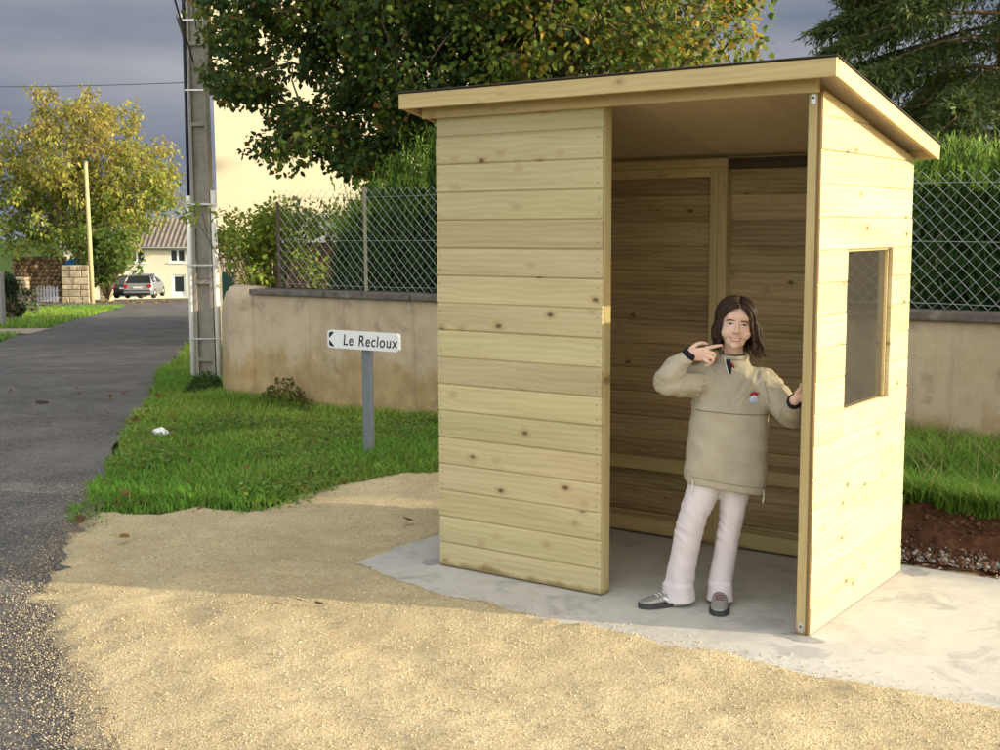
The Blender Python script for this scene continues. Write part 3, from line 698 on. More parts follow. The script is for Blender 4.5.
# steel angle tabs on the corner post, nail heads
for z in (.012, 2.235):
    o = box('bracket', (1.952, 1.974, -.0055, -.0025, z, z + .045), M_steel, shelter, bev=.001)
    c = tube('bolt', [(1.963, -.0055, z + .026), (1.963, -.0085, z + .026)], .005, M_nail, shelter, 6)
nv = []
def nail(p, ax):
    a, b = ((1, 0, 0), (0, 0, 1)) if ax == 'y' else ((0, 1, 0), (0, 0, 1)); r = .0032
    nv.append([tuple(p[k] + r * (a[k] * math.cos(t) + b[k] * math.sin(t)) for k in range(3)) for t in [PI / 3 * j for j in range(6)]])
for a, b in rows:
    if b > 2.3: continue
    for dz in (.032, .100):
        for x in (.022, .945): nail((x + random.uniform(-.004, .004), -.0036, a + dz), 'y')
        for y in (.03, 1.19): nail((2.0025, y + random.uniform(-.004, .004), a + dz), 'x')
        for x in (.94, 1.06, 1.90, .12): nail((x, 1.2065, a + dz), 'y')
o = polys('nail_heads', np.array(nv), M_nail, shelter); tag(o, kind='stuff')
# ------------------------------------------------------------------ rendered wall, coping, chain-link fence
def t_render():
    t = NT('old_lime_render'); v = t.pos()
    a = t.noise(v, 1.1, 6, .6, .4); b = t.noise(v, 6.5, 6, .65); c_ = t.noise(v, 70, 4, .6)
    c = t.ramp(t.math('ADD', t.math('MULTIPLY', a, .6), t.math('MULTIPLY', b, .4)), [(.30, (.30, .23, .145)), (.48, (.45, .355, .235)), (.68, (.54, .44, .305))])
    # ochre stain, with an edge of its own, along the foot of the wall
    g = t.n('ShaderNodeNewGeometry'); z = t.n('ShaderNodeSeparateXYZ'); t.l(g.outputs['Position'], z.inputs[0])
    e = t.noise(t.pos((1, 1, .6)), 2.3, 6, .65)
    m = t.n('ShaderNodeMapRange', interpolation_type='SMOOTHSTEP'); m.inputs['From Min'].default_value = -.12; m.inputs['From Max'].default_value = .12
    t.l(t.math('SUBTRACT', t.math('MULTIPLY', e, .95), z.outputs[2]), m.inputs['Value'])
    och = t.ramp(b, [(.3, (.26, .165, .055)), (.7, (.42, .295, .13))]); c = t.mix(c, och, t.math('MULTIPLY', m.outputs[0], .75))
    sp = t.ramp(t.noise(v, 3.4, 4, .5, .3), [(.60, 0.0), (.72, .55)]); c = t.mix(c, (.15, .125, .09), sp)
    # rain streaks from the coping
    st = t.ramp(t.noise(t.pos((9, 9, .5)), 1.0, 4), [(.56, 0.0), (.75, .35)]); c = t.mix(c, (.17, .15, .12), st)
    return t.fin(c, .95, t.bump(t.math('ADD', b, t.math('MULTIPLY', c_, .5)), .55, .012), 0, .15)
M_render = t_render()
def t_coping():
    t = NT('weathered_coping'); v = t.pos(); b = t.noise(v, 9, 6, .7)
    c = t.ramp(b, [(.3, (.075, .065, .055)), (.55, (.15, .13, .11)), (.75, (.28, .25, .21))])
    return t.fin(c, .95, t.bump(b, .6, .012), 0, .15)
M_coping = t_coping()
wall = empty('garden_wall', (0, 3.9, 0)); tag(wall, 'low beige rendered garden wall with dark coping and rounded end', 'wall')
def wl(o): o.parent = wall; o.location = (0, -3.9, 0); return o
# main run, slightly uneven face
X, Z = np.meshgrid(np.arange(-5.35, 7.01, .12), np.concatenate([np.arange(-.5, 1.08, .12), [1.085]]))
yf = 3.80 + .012 * fbm(X, Z, 1.4) + .006 * fbm(X, Z, 5)
idx = np.arange(X.size).reshape(X.shape); Q = np.stack([idx[:-1, :-1], idx[:-1, 1:], idx[1:, 1:], idx[1:, :-1]], -1).reshape(-1, 4)
Vf = np.stack([X, yf, Z], -1).reshape(-1, 3); Vb = np.stack([X, yf * 0 + 4.02, Z], -1).reshape(-1, 3)
nT = len(Vf); top = idx[-1]; cap = np.stack([top[:-1], top[1:], top[1:] + nT, top[:-1] + nT], -1)
endc = idx[:, -1]; ecap = np.stack([endc[:-1], endc[1:], endc[1:] + nT, endc[:-1] + nT], -1)[:, ::-1]
wl(tmesh('wall_face', np.concatenate([Vf, Vb]), np.concatenate([Q, Q[:, ::-1] + nT, cap, ecap]), M_render))
# rounded end: bends away from the road, rounded top
prof = []
arc = [(-5.34, 3.91), (-5.46, 3.913)] + [(-5.50 - .62 * math.sin(a), 4.53 - .62 * math.cos(a)) for a in np.linspace(.25, 1.0, 7)] ; d_ = (-.63, .776)
arc += [(arc[-1][0] + d_[0] * k, arc[-1][1] + d_[1] * k) for k in (.35, .8, 1.6, 3.0)]
V, F = [], []; m = 14
for i, (x, y) in enumerate(arc):
    p, q = arc[max(0, i - 1)], arc[min(len(arc) - 1, i + 1)]; tx, ty = q[0] - p[0], q[1] - p[1]; L = math.hypot(tx, ty); nx_, ny_ = -ty / L, tx / L
    topz = 1.17 - .03 * max(0, i - 3); w = .125 + .015 * math.sin(i)
    ring = [(-w * 1.25, -.6), (-w * 1.18, .0), (-w * 1.05, .5), (-w, topz - .20), (-w * .93, topz - .08), (-w * .7, topz - .02), (-w * .25, topz), (w * .25, topz), (w * .7, topz - .02), (w * .93, topz - .08), (w, topz - .2), (w, .5), (w, 0), (w, -.6)]
    for (o_, z) in ring: V.append((x - nx_ * o_ + random.uniform(-.006, .006), y - ny_ * o_ + random.uniform(-.006, .006), z + random.uniform(-.006, .006)))
for i in range(len(arc) - 1):
    for j in range(m - 1): F.append((i * m + j, (i + 1) * m + j, (i + 1) * m + j + 1, i * m + j + 1))
F.append(tuple(range(m))); F.append(tuple(range((len(arc) - 1) * m, len(arc) * m))[::-1])
wl(mk('wall_end', V, F, M_render, smooth=True))
xs = [-5.36]
while xs[-1] < 7: xs.append(xs[-1] + random.uniform(.95, 1.1))
for a, b in zip(xs[:-1], xs[1:]):
    o = mk('coping_stone', *boxvf(a + .004, b - .004, 3.755, 4.06, 1.086 + random.uniform(0, .004), 1.150 + random.uniform(-.006, .006)), M_coping); bevel(o, .012, 2); wl(o)

fence = empty('chain_link_fence', (0, 3.9, 1.15)); tag(fence, 'galvanised chain-link fence on metal posts standing on the garden wall', 'fence')
def fl(o): o.parent = fence; o.location = (0, -3.9, -1.15); return o
M_wire = plain('galvanised_wire', (.42, .44, .43), .45, .55, bmp=0)
M_fpost = plain('weathered_angle_iron', (.30, .27, .17), .7, .2)
M_rust = plain('rusty_post', (.10, .07, .055), .85, .2)
def wires(lines, r):
    """square-section wire along polylines (n,k,3) lying in an XZ plane"""
    out = []
    for P in lines:
        P = np.asarray(P, float); 
        a, b = P[:-1], P[1:]; d = b - a; d /= np.linalg.norm(d, axis=1)[:, None]
        n1 = np.stack([-d[:, 2], np.zeros(len(d)), d[:, 0]], 1) * r; n2 = np.tile(np.array([0, r, 0]), (len(d), 1))
        for u, w in ((n1, n2), (n2, -n1), (-n1, -n2), (-n2, n1)):
            out.append(np.stack([a + u, b + u, b + w, a + w], 1))
    return np.concatenate(out)
def netting(x0, x1, y, z0, z1, pw=.0475, ph=.0475):
    rows_ = int(round((z1 - z0) / ph)); L = []
    k = 0; x = x0
    while x < x1:
        s = 1 if k % 2 == 0 else -1
        L.append([(x + (pw * .5) * (s if j % 2 == 0 else -s) + .004 * math.sin(j * .7 + x * 3), y + .008 * math.sin(x * 2.1 + j * .4) + (.002 if j % 2 else -.002), z0 + j * ph) for j in range(rows_ + 1)])
        x += pw; k += 1
    return L
net = netting(-5.05, 6.9, 3.90, 1.165, 2.10)
fl(polys('wire_netting', wires(net, .0017), M_wire))
for z in (1.20, 1.63, 2.035): fl(polys('tension_wire', wires([[(x, 3.896, z + .006 * math.sin(x * 2)) for x in np.arange(-5.05, 6.95, .4)]], .002), M_wire))
for x in (-3.93, -1.9, .1, 3.95, 5.9): fl(mk('fence_post', *join([boxvf(x - .02, x + .02, 3.906, 3.911, 1.15, 2.13), boxvf(x - .02, x - .015, 3.9112, 3.946, 1.15, 2.13)]), M_fpost))
fl(mk('fence_post', *join([boxvf(-5.09, -5.05, 3.9, 3.905, 1.15, 2.0), boxvf(-5.09, -5.085, 3.9052, 3.94, 1.15, 2.0)]), M_rust))

# ------------------------------------------------------------------ direction sign
M_signw = plain('white_sign_enamel', (.80, .80, .79), .35, var=.02, bmp=0, spec=.5)
M_black = plain('black_print', (.015, .016, .018), .5, var=.02, bmp=0)
M_greypost = plain('grey_painted_steel', (.20, .22, .24), .5, .3, var=.05, bmp=.02)
sign = empty('direction_sign', (-2.36, 2.10, 0)); tag(sign, 'white arrow-marked road sign reading Le Recloux on grey post', 'sign')
o = box('sign_post', (-.042, .042, .012, .052, -.15, .905), M_greypost, sign, bev=.006)
def rrect(x0, x1, z0, z1, r, n=6):
    P = []
    for cx, cz, a0 in ((x1 - r, z1 - r, 0), (x0 + r, z1 - r, PI / 2), (x0 + r, z0 + r, PI), (x1 - r, z0 + r, 1.5 * PI)):
        P += [(cx + r * math.cos(a0 + PI / 2 * i / n), cz + r * math.sin(a0 + PI / 2 * i / n)) for i in range(n + 1)]
    return P
def platexz(P, y0, y1):
    n = len(P); V = [(x, y0, z) for x, z in P] + [(x, y1, z) for x, z in P]
    return V, [tuple(range(n)), tuple(range(n, 2 * n))[::-1]] + [(i, n + i, n + (i + 1) % n, (i + 1) % n) for i in range(n)]
SX0, SX1, SZ0, SZ1 = -.362, .352, .828, .965
mk('sign_plate', *platexz(rrect(SX0, SX1, SZ0, SZ1, .026), -.018, .010), M_signw, sign)
# black chevron: black strip with a white arrow head cut into it
zc = (SZ0 + SZ1) / 2; hz = .055
for sg in (1, -1):
    P = [(SX0 + .016, zc + sg * .012), (SX0 + .016, zc + sg * (hz - .014)), (SX0 + .024, zc + sg * (hz - .004)), (SX0 + .036, zc + sg * hz), (SX0 + .072, zc + sg * hz), (SX0 + .020, zc + sg * .008)]
    if sg < 0: P = P[::-1]
    P = P[::-1]
    mk('arrow_mark', [(x, -.0195, z) for x, z in P], [tuple(range(len(P)))], M_black, sign)
def text(name, body, size, mat, parent, loc, rot, shear=0.0, sx=1.0, align='LEFT', ext=.0006, space=1.0):
    cu = bpy.data.curves.new(name, 'FONT'); cu.body = body; cu.size = size; cu.shear = shear; cu.extrude = ext; cu.align_x = align; cu.space_character = space; cu.offset = .0008
    tmp = bpy.data.objects.new(name, cu); link(tmp); bpy.context.view_layer.update()
    me = bpy.data.meshes.new_from_object(tmp.evaluated_get(bpy.context.evaluated_depsgraph_get())); bpy.data.objects.remove(tmp)
    me.name = name; me.materials.clear(); me.materials.append(mat)
    o = bpy.data.objects.new(name, me); link(o, parent); o.location = loc; o.rotation_euler = rot; o.scale = (sx, 1, 1); return o
text('lettering', 'Le', .118, M_black, sign, (-.205, -.0192, zc - .040), (PI / 2, 0, 0), .16, .90, space=1.10)
text('lettering', 'Recloux', .118, M_black, sign, (-.050, -.0192, zc - .040), (PI / 2, 0, 0), .16, .90, space=1.12)

# ------------------------------------------------------------------ concrete utility pole
M_polec = plain('aged_concrete', (.27, .245, .205), .95, scale=14, var=.2, bmp=.6)
M_conduit = plain('cream_conduit', (.74, .71, .62), .5, var=.05, bmp=.02)
M_cable = plain('black_cable', (.02, .02, .022), .6, var=.05, bmp=0)
PX, PY = -7.66, 5.22; PZ = float(H0(PX, PY)) - .1
pole = empty('utility_pole', (PX, PY, PZ), YAW * -1); tag(pole, 'weathered concrete utility pole with two cream conduits beside the wall end', 'utility pole')
def taper(x0, x1, y0, y1, z0, z1, k):   # narrows by k over its height
    a = 1; b = k; V = [(x0 * a, y0, z0), (x1 * a, y0, z0), (x1 * a, y1, z0), (x0 * a, y1, z0), (x0 * b, y0, z1), (x1 * b, y0, z1), (x1 * b, y1, z1), (x0 * b, y1, z1)]
    return V, boxvf(0, 1, 0, 1, 0, 1)[1]
HP = 8.5
mk('shaft', *join([taper(-.115, -.082, -.11, .11, 0, HP, .72), taper(.082, .115, -.11, .11, 0, HP, .72), taper(-.0819, .0819, -.065, .065, 0, HP, .72)]), M_polec, pole)
z = .35; i = 0
while z < HP - .2:
    k = 1 - .28 * z / HP; box('rib', (-.0815 * k, .0815 * k, -.1085, -.0655, z, z + .05), M_polec, pole, bev=.008); z += .93
for sx in (-1, 1):
    tube('conduit', [(sx * .155, -.075, -.05), (sx * .150, -.075, 1.2), (sx * .146, -.075, 2.36 + .03 * sx)], .036, M_conduit, pole, 12)
    # cables leave the conduit and follow the shaft
tube('cable', [(-.146, -.075, 2.30), (-.142, -.06, 3.4), (-.135, -.06, 4.6), (-.128, -.05, 6.2), (-.12, -.05, 7.6)], .020, M_cable, pole, 8)
for z in (.62, 1.50, 2.22, 3.55, 4.35, 5.1, 6.2):
    k = 1 - .28 * z / HP; w_ = .19 if z < 2.3 else .125 * k + .03
    box('strap', (-w_, w_ if z < 2.3 else .118 * k, -.118, -.1125, z, z + .018), M_steel, pole)
# overhead lines
def catenary(a, b, sag, n=24): 
    a, b = Vector(a), Vector(b); return [a.lerp(b, t) - Vector((0, 0, 4 * sag * t * (1 - t))) for t in [i / n for i in range(n + 1)]]
def wireobj(name, a, b, sag, r, label):
    o = mk(name, *tubevf(catenary(a, b, sag), r, 5), M_cable, None, smooth=True); tag(o, label, 'cable'); return o
# ------------------------------------------------------------------ foliage generators
def at(px, py, t):
    '''point at depth t along the sight line through a photo position'''
    f = 1242.66; return CAM_POS + (_f + _r * ((px - 500) / f) + _u * ((375 - py) / f)) * t
def limbs_mesh(trunk_pts, trunk_r, limbs, mat, parent, name='trunk'):
    parts = [tubevf(trunk_pts, trunk_r, 10)] + [tubevf(p, r, 6) for p, r in limbs]
    return mk(name, *join(parts), mat, parent, smooth=True)
def unit(n):
    v = rng.normal(size=(n, 3)); return v / np.linalg.norm(v, axis=1)[:, None]
def crown_leaves(name, C, R, per, L, W, colfn, mat, parent, k=6, droop=.4, shell=.5):
    n = len(C) * per; ci = np.repeat(np.arange(len(C)), per); u = unit(n); rr = (shell + (1 - shell) * rng.random(n)) ** .8 * np.repeat(R, per)
    P = C[ci] + u * rr[:, None] * np.array([1, 1, .8])
    d = u * .6 + unit(n) * .8 + np.array([0, 0, -droop]); d /= np.linalg.norm(d, axis=1)[:, None]
    w = np.cross(d, unit(n) * .6 + np.array([0, 0, .9])); w /= np.linalg.norm(w, axis=1)[:, None] + 1e-9
    s = .65 + .7 * rng.random(n)
    return leafpoly(name, P, d, w, L * s, W * s, colfn(n, ci, P), mat, parent, k)

# big broad-leaved tree behind the fence
TL = Vector((-2.9, 6.5, .15))
tree = empty('broadleaf_tree', TL); tag(tree, 'large dark green broadleaf tree turning yellow behind the shelter roof', 'tree')
cen, rad = [], []
g = np.random.default_rng(21)
while len(cen) < 600:
    u = g.normal(size=3); u /= np.linalg.norm(u); r_ = g.random() ** .38
    c = np.array([0, -.35, 4.2]) + u * r_ * np.array([3.25, 2.5, 2.45])
    if c[2] < 2.0 + .25 * math.sin(c[0] * 2.3) or c[0] * .816 + c[1] * .578 > 1.0 + .25 * math.sin(c[2] * 4): continue
    if c[0] * .816 + c[1] * .578 > -1.75 and c[2] < 3.0: continue
    # the underside rises towards the left, open to the house wall
    if c[0] < -1.2 and c[2] < 2.3 + .25 * (-1.2 - c[0]): continue
    cen.append(c); rad.append(.24 + .24 * g.random())
for (x, y, z) in ((-3.35, -1.2, 2.75), (-3.0, -1.3, 2.62), (-2.6, -1.3, 2.5), (-2.2, -1.4, 2.42), (-3.6, -1.5, 3.5), (-3.8, -1.7, 3.75), (-4.0, -1.8, 4.1), (-3.75, -1.7, 4.35), (-3.9, -1.7, 3.3), (-3.5, -1.5, 3.15), (-3.3, -1.4, 4.6), (-1.7, -1.5, 2.45), (-1.2, -1.6, 2.55), (-.6, -1.6, 2.5), (0, -1.6, 2.6)): cen.append(np.array([x, y, z])); rad.append(.28)
PG = [(208, 0), (203, 50), (222, 92), (262, 108), (300, 128), (252, 150), (262, 162), (320, 168), (345, 180), (400, 180), (440, 160), (600, 110), (600, 0)]
while len(cen) < 860:
    qx, qy = g.uniform(200, 600), g.uniform(-40, 195)
    if not inpoly(np.array([qx]), np.array([max(qy, 1)]), PG)[0]: continue
    p_ = at(qx, qy, g.uniform(12.2, 13.8)) - TL; cen.append(np.array(p_)); rad.append(.15 + .13 * g.random())
cen = np.array(cen); rad = np.array(rad)
limbs = []
heads = [Vector((math.cos(a) * 1.6, math.sin(a) * 1.3 - .3, 3.6 + .8 * math.sin(3 * a))) for a in np.linspace(0, 2 * PI, 9)[:-1]] + [Vector((0, 0, 5.6))]
fork = Vector((0, 0, 1.9))
for h in heads: limbs.append(([fork, fork.lerp(h, .5) + Vector((0, 0, .25)), h], [.09, .06, .03]))
def grow(cen, heads, limbs, r0, r1):
    nodes = [tuple(h) for h in heads]; order = sorted(range(len(cen)), key=lambda i: min((Vector(cen[i]) - h).length for h in heads))
    for i in order:
        c = Vector(cen[i]); h = Vector(min(nodes, key=lambda q: (Vector(q) - c).length_squared)); nodes.append(tuple(c))
        limbs.append(([h, h.lerp(c, .5) + Vector((random.uniform(-.06, .06), random.uniform(-.06, .06), .05)), c], [r0, (r0 + r1) / 2, r1]))
grow(cen, heads, limbs, .013, .005)
limbs_mesh([(0, 0, -.3), (.03, 0, .8), (0, 0, 1.9), (0, .02, 3.4), (0, 0, 5.2)], [.19, .16, .14, .09, .04], limbs, M_bark, tree)
tint = g.random(len(cen))
def col_lime(n, ci, P):
    hi = np.clip((P[:, 0] + 1.2) / 3.4, 0, 1) * .55 + .12 * (P[:, 2] > 3.6)          # sun on the right-hand side painted in as yellower leaves
    q = rng.random(n) * .55 + tint[ci] * .5 + hi * .55
    base = np.where((q < .62)[:, None], pal(n, (.026, .066, .014), (.038, .090, .018), (.030, .075, .020)), np.where((q < .98)[:, None], pal(n, (.09, .165, .022), (.14, .20, .026), (.18, .22, .028)), pal(n, (.36, .28, .03), (.40, .24, .03), (.30, .26, .04))))
    old = rng.random(n) < .03; return np.where(old[:, None], pal(n, (.26, .11, .035), (.20, .09, .04)), base)
crown_leaves('crown', cen, rad, 125, .059, .052, col_lime, M_leaf, tree, 6, .7, .25)

# spruce at the right
sp = empty('spruce_tree', (-.30, 12.4, .0)); tag(sp, 'tall dark spruce with drooping boughs behind the hedge', 'tree')
g = np.random.default_rng(5); limbs = []; NP, ND, NC = [], [], []
zz = 1.5
while zz < 12.5:
    nb = 6; R_ = 3.0 * (1 - (zz - 1.2) / 15.0) ** .8 + .2
    for b in range(nb):
        a = 2 * PI * (b / nb) + g.random() * 1.0; L = R_ * (.8 + .35 * g.random()); ca, sa = math.cos(a), math.sin(a); z0 = zz + g.random() * .3
        pts = [Vector((ca * L * t, sa * L * t, z0 + L * (.10 * t - .42 * t * t + .12 * t ** 3))) for t in np.linspace(0, 1, 7)]
        limbs.append((pts, [.032, .027, .022, .018, .013, .009, .004]))
        m_ = int((420 if zz < 6.8 else 60) * L / 2.5)
        t = .12 + .88 * np.sqrt(g.random(m_)); i0 = np.minimum((t * 6).astype(int), 5); fr = t * 6 - i0; PA = np.array([list(q) for q in pts]); base = PA[i0] * (1 - fr)[:, None] + PA[i0 + 1] * fr[:, None]
        side = g.normal(size=m_) * .30 * (1.15 - t) ; base[:, 0] += -sa * side; base[:, 1] += ca * side; base[:, 2] -= np.abs(side) * .30
        for q in range(m_):   # each twig a hanging tress of needle sprays
            ln = .10 + .30 * g.random(); k_ = 8; ss_ = np.linspace(0, 1, k_)
            out = np.array([ca * .55 + g.normal() * .5, sa * .55 + g.normal() * .5, -.62]); out /= np.linalg.norm(out)
            tw = base[q] + out[None] * ss_[:, None] * ln; NP.append(tw); dd = out[None] * .75 + g.normal(size=(k_, 3)) * .42; ND.append(dd); NC.append(np.tile(np.array([.050, .090, .026]) * (.7 + .8 * g.random()) if g.random() > .35 else np.array([.12, .175, .035]), (k_, 1)))
    zz += .40
NP = np.concatenate(NP); ND = np.concatenate(ND); ND /= np.linalg.norm(ND, axis=1)[:, None]; NC = np.concatenate(NC)
w = np.cross(ND, unit(len(NP))); w /= np.linalg.norm(w, axis=1)[:, None]
limbs_mesh([(0, 0, -.3), (.03, 0, 3), (0, .03, 7), (0, 0, 12.8)], [.17, .14, .09, .02], limbs, plain('spruce_bark', (.20, .13, .085), .95, scale=18, var=.25, bmp=.8), sp)
leafpoly('crown', NP, ND, w, 
    
    .085 + .05 * rng.random(len(NP)), .023, NC, M_needle, sp, 4)

# conifer hedge behind the fence, planted as separate bushes
def conifer(x, y, h, r, label, bright=1.0, n=7000, seed=0):
    g = np.random.default_rng(seed); e = empty('hedge_conifer', (x, y, .15)); tag(e, label, 'conifer', 'conifers of the hedge behind the chain-link fence')
    z = g.random(n) ** .85; a = g.random(n) * 2 * PI; pr = r * (1 - .38 * z ** 2.5) * (.50 + .50 * g.random(n) ** .5) * (1 + .10 * np.sin(a * 5 + z * 9 + seed))
    P = np.stack([np.cos(a) * pr, np.sin(a) * pr, z * h * (1 + .06 * np.sin(a * 3 + seed))], 1)
    d = np.stack([np.cos(a) * .55, np.sin(a) * .55, np.full(n, .55) + .8 * z], 1) + g.normal(size=(n, 3)) * .35; d /= np.linalg.norm(d, axis=1)[:, None]
    w_ = np.cross(d, g.normal(size=(n, 3))); w_ /= np.linalg.norm(w_, axis=1)[:, None]
    c = np.array([.034, .092, .022]) + (np.array([.14, .26, .03]) - np.array([.034, .092, .022])) * np.clip((z - .72) / .28, 0, 1)[:, None] * g.random((n, 1)) ; c = c * (.7 + .6 * g.random((n, 1))) * bright  # tops lightened: sun on the hedge put into the leaf colour
    # feathery leaders, their sunlit brightness painted in
    m_ = 420; lx = g.normal(size=m_) * r * .45; ly = g.normal(size=m_) * r * .45; t = g.random(m_); ang = g.random(m_) * 2 * PI
    k = 14; Pl = np.repeat(np.stack([lx, ly, np.full(m_, h * .90)], 1), k, 0) ; tt = np.tile(np.linspace(0, 1, k), m_); ln = np.repeat(.10 + .30 * g.random(m_) ** 2, k); lean = np.repeat(np.stack([np.cos(ang), np.sin(ang), np.zeros(m_)], 1) * .28, k, 0)
    Pl = Pl + (lean + np.array([0, 0, 1])) * (ln * tt)[:, None]; dl = lean * .6 + np.array([0, 0, .9]) + g.normal(size=Pl.shape) * .38; dl /= np.linalg.norm(dl, axis=1)[:, None]
    wl_ = np.cross(dl, g.normal(size=dl.shape)); wl_ /= np.linalg.norm(wl_, axis=1)[:, None]; cl = pal(len(Pl), (.20, .34, .040), (.25, .38, .05), (.15, .27, .035))
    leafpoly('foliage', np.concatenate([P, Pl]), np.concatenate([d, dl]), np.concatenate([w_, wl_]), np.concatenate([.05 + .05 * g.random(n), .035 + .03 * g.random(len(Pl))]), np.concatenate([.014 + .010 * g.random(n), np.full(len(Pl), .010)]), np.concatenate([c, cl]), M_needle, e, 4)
    tube('trunk', [(0, 0, -.2), (.02, 0, h * .5), (0, 0, h * .92)], [.05, .035, .008], M_bark, e, 6)
    # inner dead twigs make the bush opaque
    return e
hx_ = [(-4.45, 4.75, 1.75), (-4.1, 4.65, 1.95), (-3.75, 4.7, 2.2), (-3.30, 4.75, 2.45), (-2.85, 4.7, 2.52), (-2.3, 4.8, 2.5), (-1.75, 4.8, 2.30), (-1.2, 4.85, 2.3), (-.6, 4.8, 2.35), (0, 4.85, 2.3), (.6, 4.8, 2.4), (1.15, 4.75, 2.42), (1.65, 4.8, 2.36), (2.15, 4.75, 2.34), (2.65, 4.8, 2.38), (3.2, 4.8, 2.5), (3.85, 4.85, 2.7), (4.5, 4.8, 2.9), (5.15, 4.8, 3.1), (5.8, 4.85, 3.2), (6.45, 4.8, 3.2), (7.1, 4.8, 3.1)]
for i, (x, y, h) in enumerate(hx_): conifer(x, y, h * (.98 if x < -.8 else .86), .56, ('feathery green conifer of the hedge between the climbing shrub and the shelter' if x < -1.8 else 'dense hedge conifer standing hidden behind the back of the shelter' if x < .9 else 'dense green conifer of the hedge behind the soil bank' if x < 3.0 else 'taller conifer added off-frame past the soil bank to shade the gravel'), n=(17000 if x < -1.8 or x > .9 else 4000), seed=i)  # tallest ones past the bank are added out of frame to shade gravel and road

# climbing shrub on the gate pillar at the end of the fence
Pp = at(256, 290, 15.6); pil = mk('gate_pillar', *boxvf(-.23, .23, -.22, .22, -.9, 1.62), M_render, loc=(Pp.x, Pp.y, 0), rot=(0, 0, -YAW)); bevel(pil, .03); tag(pil, 'stout beige rendered gate pillar with creeper behind the wall end', 'pillar')
Pv = at(272, 250, 14.2)
vine = empty('climbing_shrub', (Pv.x, Pv.y, .1), -YAW); tag(vine, 'bright yellow-green straggling shrub at the end of the fence', 'shrub')
g = np.random.default_rng(9); cen = []; 
for _ in range(46): cen.append((g.normal() * .27, g.normal() * .25, 1.45 + .50 * g.random() - .12 * abs(g.normal())))
for _ in range(12): cen.append((-.12 + g.normal() * .12, -.1 + g.normal() * .12, 1.0 + .5 * g.random()))
for _ in range(16): cen.append((.8 + g.normal() * .35, -.35 + g.normal() * .15, 1.5 + .35 * g.random()))
for _ in range(10): cen.append((1.1 + g.normal() * .5, -.45 + g.normal() * .1, .8 + .8 * g.random()))
cen = np.array(cen); tint2 = g.random(len(cen))
limbs = [([(0, 0, -.2), Vector(c) * .5 + Vector((0, 0, .15)), tuple(c)], [.018, .010, .003]) for c in cen]
for _ in range(6): 
    a = Vector((g.normal() * .3 - .2, g.normal() * .2, 1.6)); limbs.append(([a, a + Vector((g.normal() * .05, 0, .22)), a + Vector((g.normal() * .10, 0, .40))], [.005, .004, .002]))
limbs_mesh([(0, 0, -.3), (.02, 0, .4), (0, 0, .9)], [.04, .035, .02], limbs, M_bark, vine, 'stem')
crown_leaves('foliage', cen, np.full(len(cen), .20), 70, .055, .042, lambda n, ci, P: pal(n, (.24, .37, .045), (.32, .41, .055), (.17, .28, .035), (.38, .41, .07)), M_leaf, vine, 6, .3, .2)
# ------------------------------------------------------------------ buildings and far things
def t_paint(name, c, v=.06):
    t = NT(name); p_ = t.pos(); a = t.noise(p_, .6, 5); b = t.noise(p_, 40, 4)
    cc = t.ramp(a, [(.3, tuple(x * (1 - v) for x in c)), (.7, tuple(x * (1 + v) for x in c))])
    return t.fin(cc, .9, t.bump(b, .3, .01), 0, .2)
M_cream = t_paint('cream_roughcast', (.62, .54, .37)); M_cream2 = t_paint('pale_cream_render', (.64, .59, .44))
M_tile = plain('canal_tile', (.165, .14, .115), .9, scale=3, var=.25, bmp=.4)
M_darkglass = plain('dark_window_glass', (.02, .025, .028), .15, var=.05, bmp=0, spec=.6)
M_frame = plain('white_window_frame', (.72, .72, .70), .5, var=.03, bmp=0)
M_fasc = plain('brown_eave_board', (.10, .06, .04), .7)
M_gut = plain('zinc_gutter', (.25, .25, .25), .5, .5)
M_greendoor = plain('green_paint', (.02, .07, .05), .6)

# tall house behind the pole: gable towards the shelter, street side along the lane
P0 = at(218, 240, 22.0); gz = float(H0(P0.x, P0.y)) - .3
ang = math.atan2(.73, .6835)      # local +x runs along the gable, +y along the lane
hs = empty('village_house', (P0.x, P0.y, gz), ang); tag(hs, 'tall cream house with blank gable end rising behind the utility pole', 'house')
GW, GL, EH = 7.2, 12.0, 6.0 - gz - .3; RZ_ = EH + 2.0
mk('wall', [(0, 0, 0), (GW, 0, 0), (GW, GL, 0), (0, GL, 0), (0, 0, EH), (GW, 0, EH), (GW, GL, EH), (0, GL, EH), (GW / 2, 0, RZ_), (GW / 2, GL, RZ_)],
   [(0, 1, 5, 8, 4), (1, 2, 6, 5), (2, 3, 7, 9, 6), (3, 0, 4, 7)], M_cream, hs)
def roof_ridged(name, x0, x1, y0, y1, z0, z1, mat, parent, pitch=.25, amp=.05):
    """one tiled slope, rolls running up the slope; x from eave to ridge, y along the eave"""
    n = max(2, int((y1 - y0) / pitch) * 4); V, F = [], []
    for i in range(n + 1):
        y = y0 + (y1 - y0) * i / n; b = amp * math.sin(2 * PI * i / 4.0) 
        V += [(x0, y, z0 + b), (x1, y, z1 + b), (x0, y, z0 + b - .08), (x1, y, z1 + b - .08)]
    for i in range(n):
        a = i * 4; F += [(a, a + 4, a + 5, a + 1), (a + 2, a + 3, a + 7, a + 6), (a, a + 2, a + 6, a + 4)]
    return mk(name, V, F, mat, parent)
sl_ = (RZ_ - EH) / (GW / 2)
roof_ridged('roof_slope', -.45, GW / 2, -.15, GL + .2, EH - .45 * sl_ + .06, RZ_ + .06, M_tile, hs); roof_ridged('roof_slope', GW + .45, GW / 2, -.15, GL + .2, EH - .45 * sl_ + .06, RZ_ + .06, M_tile, hs)
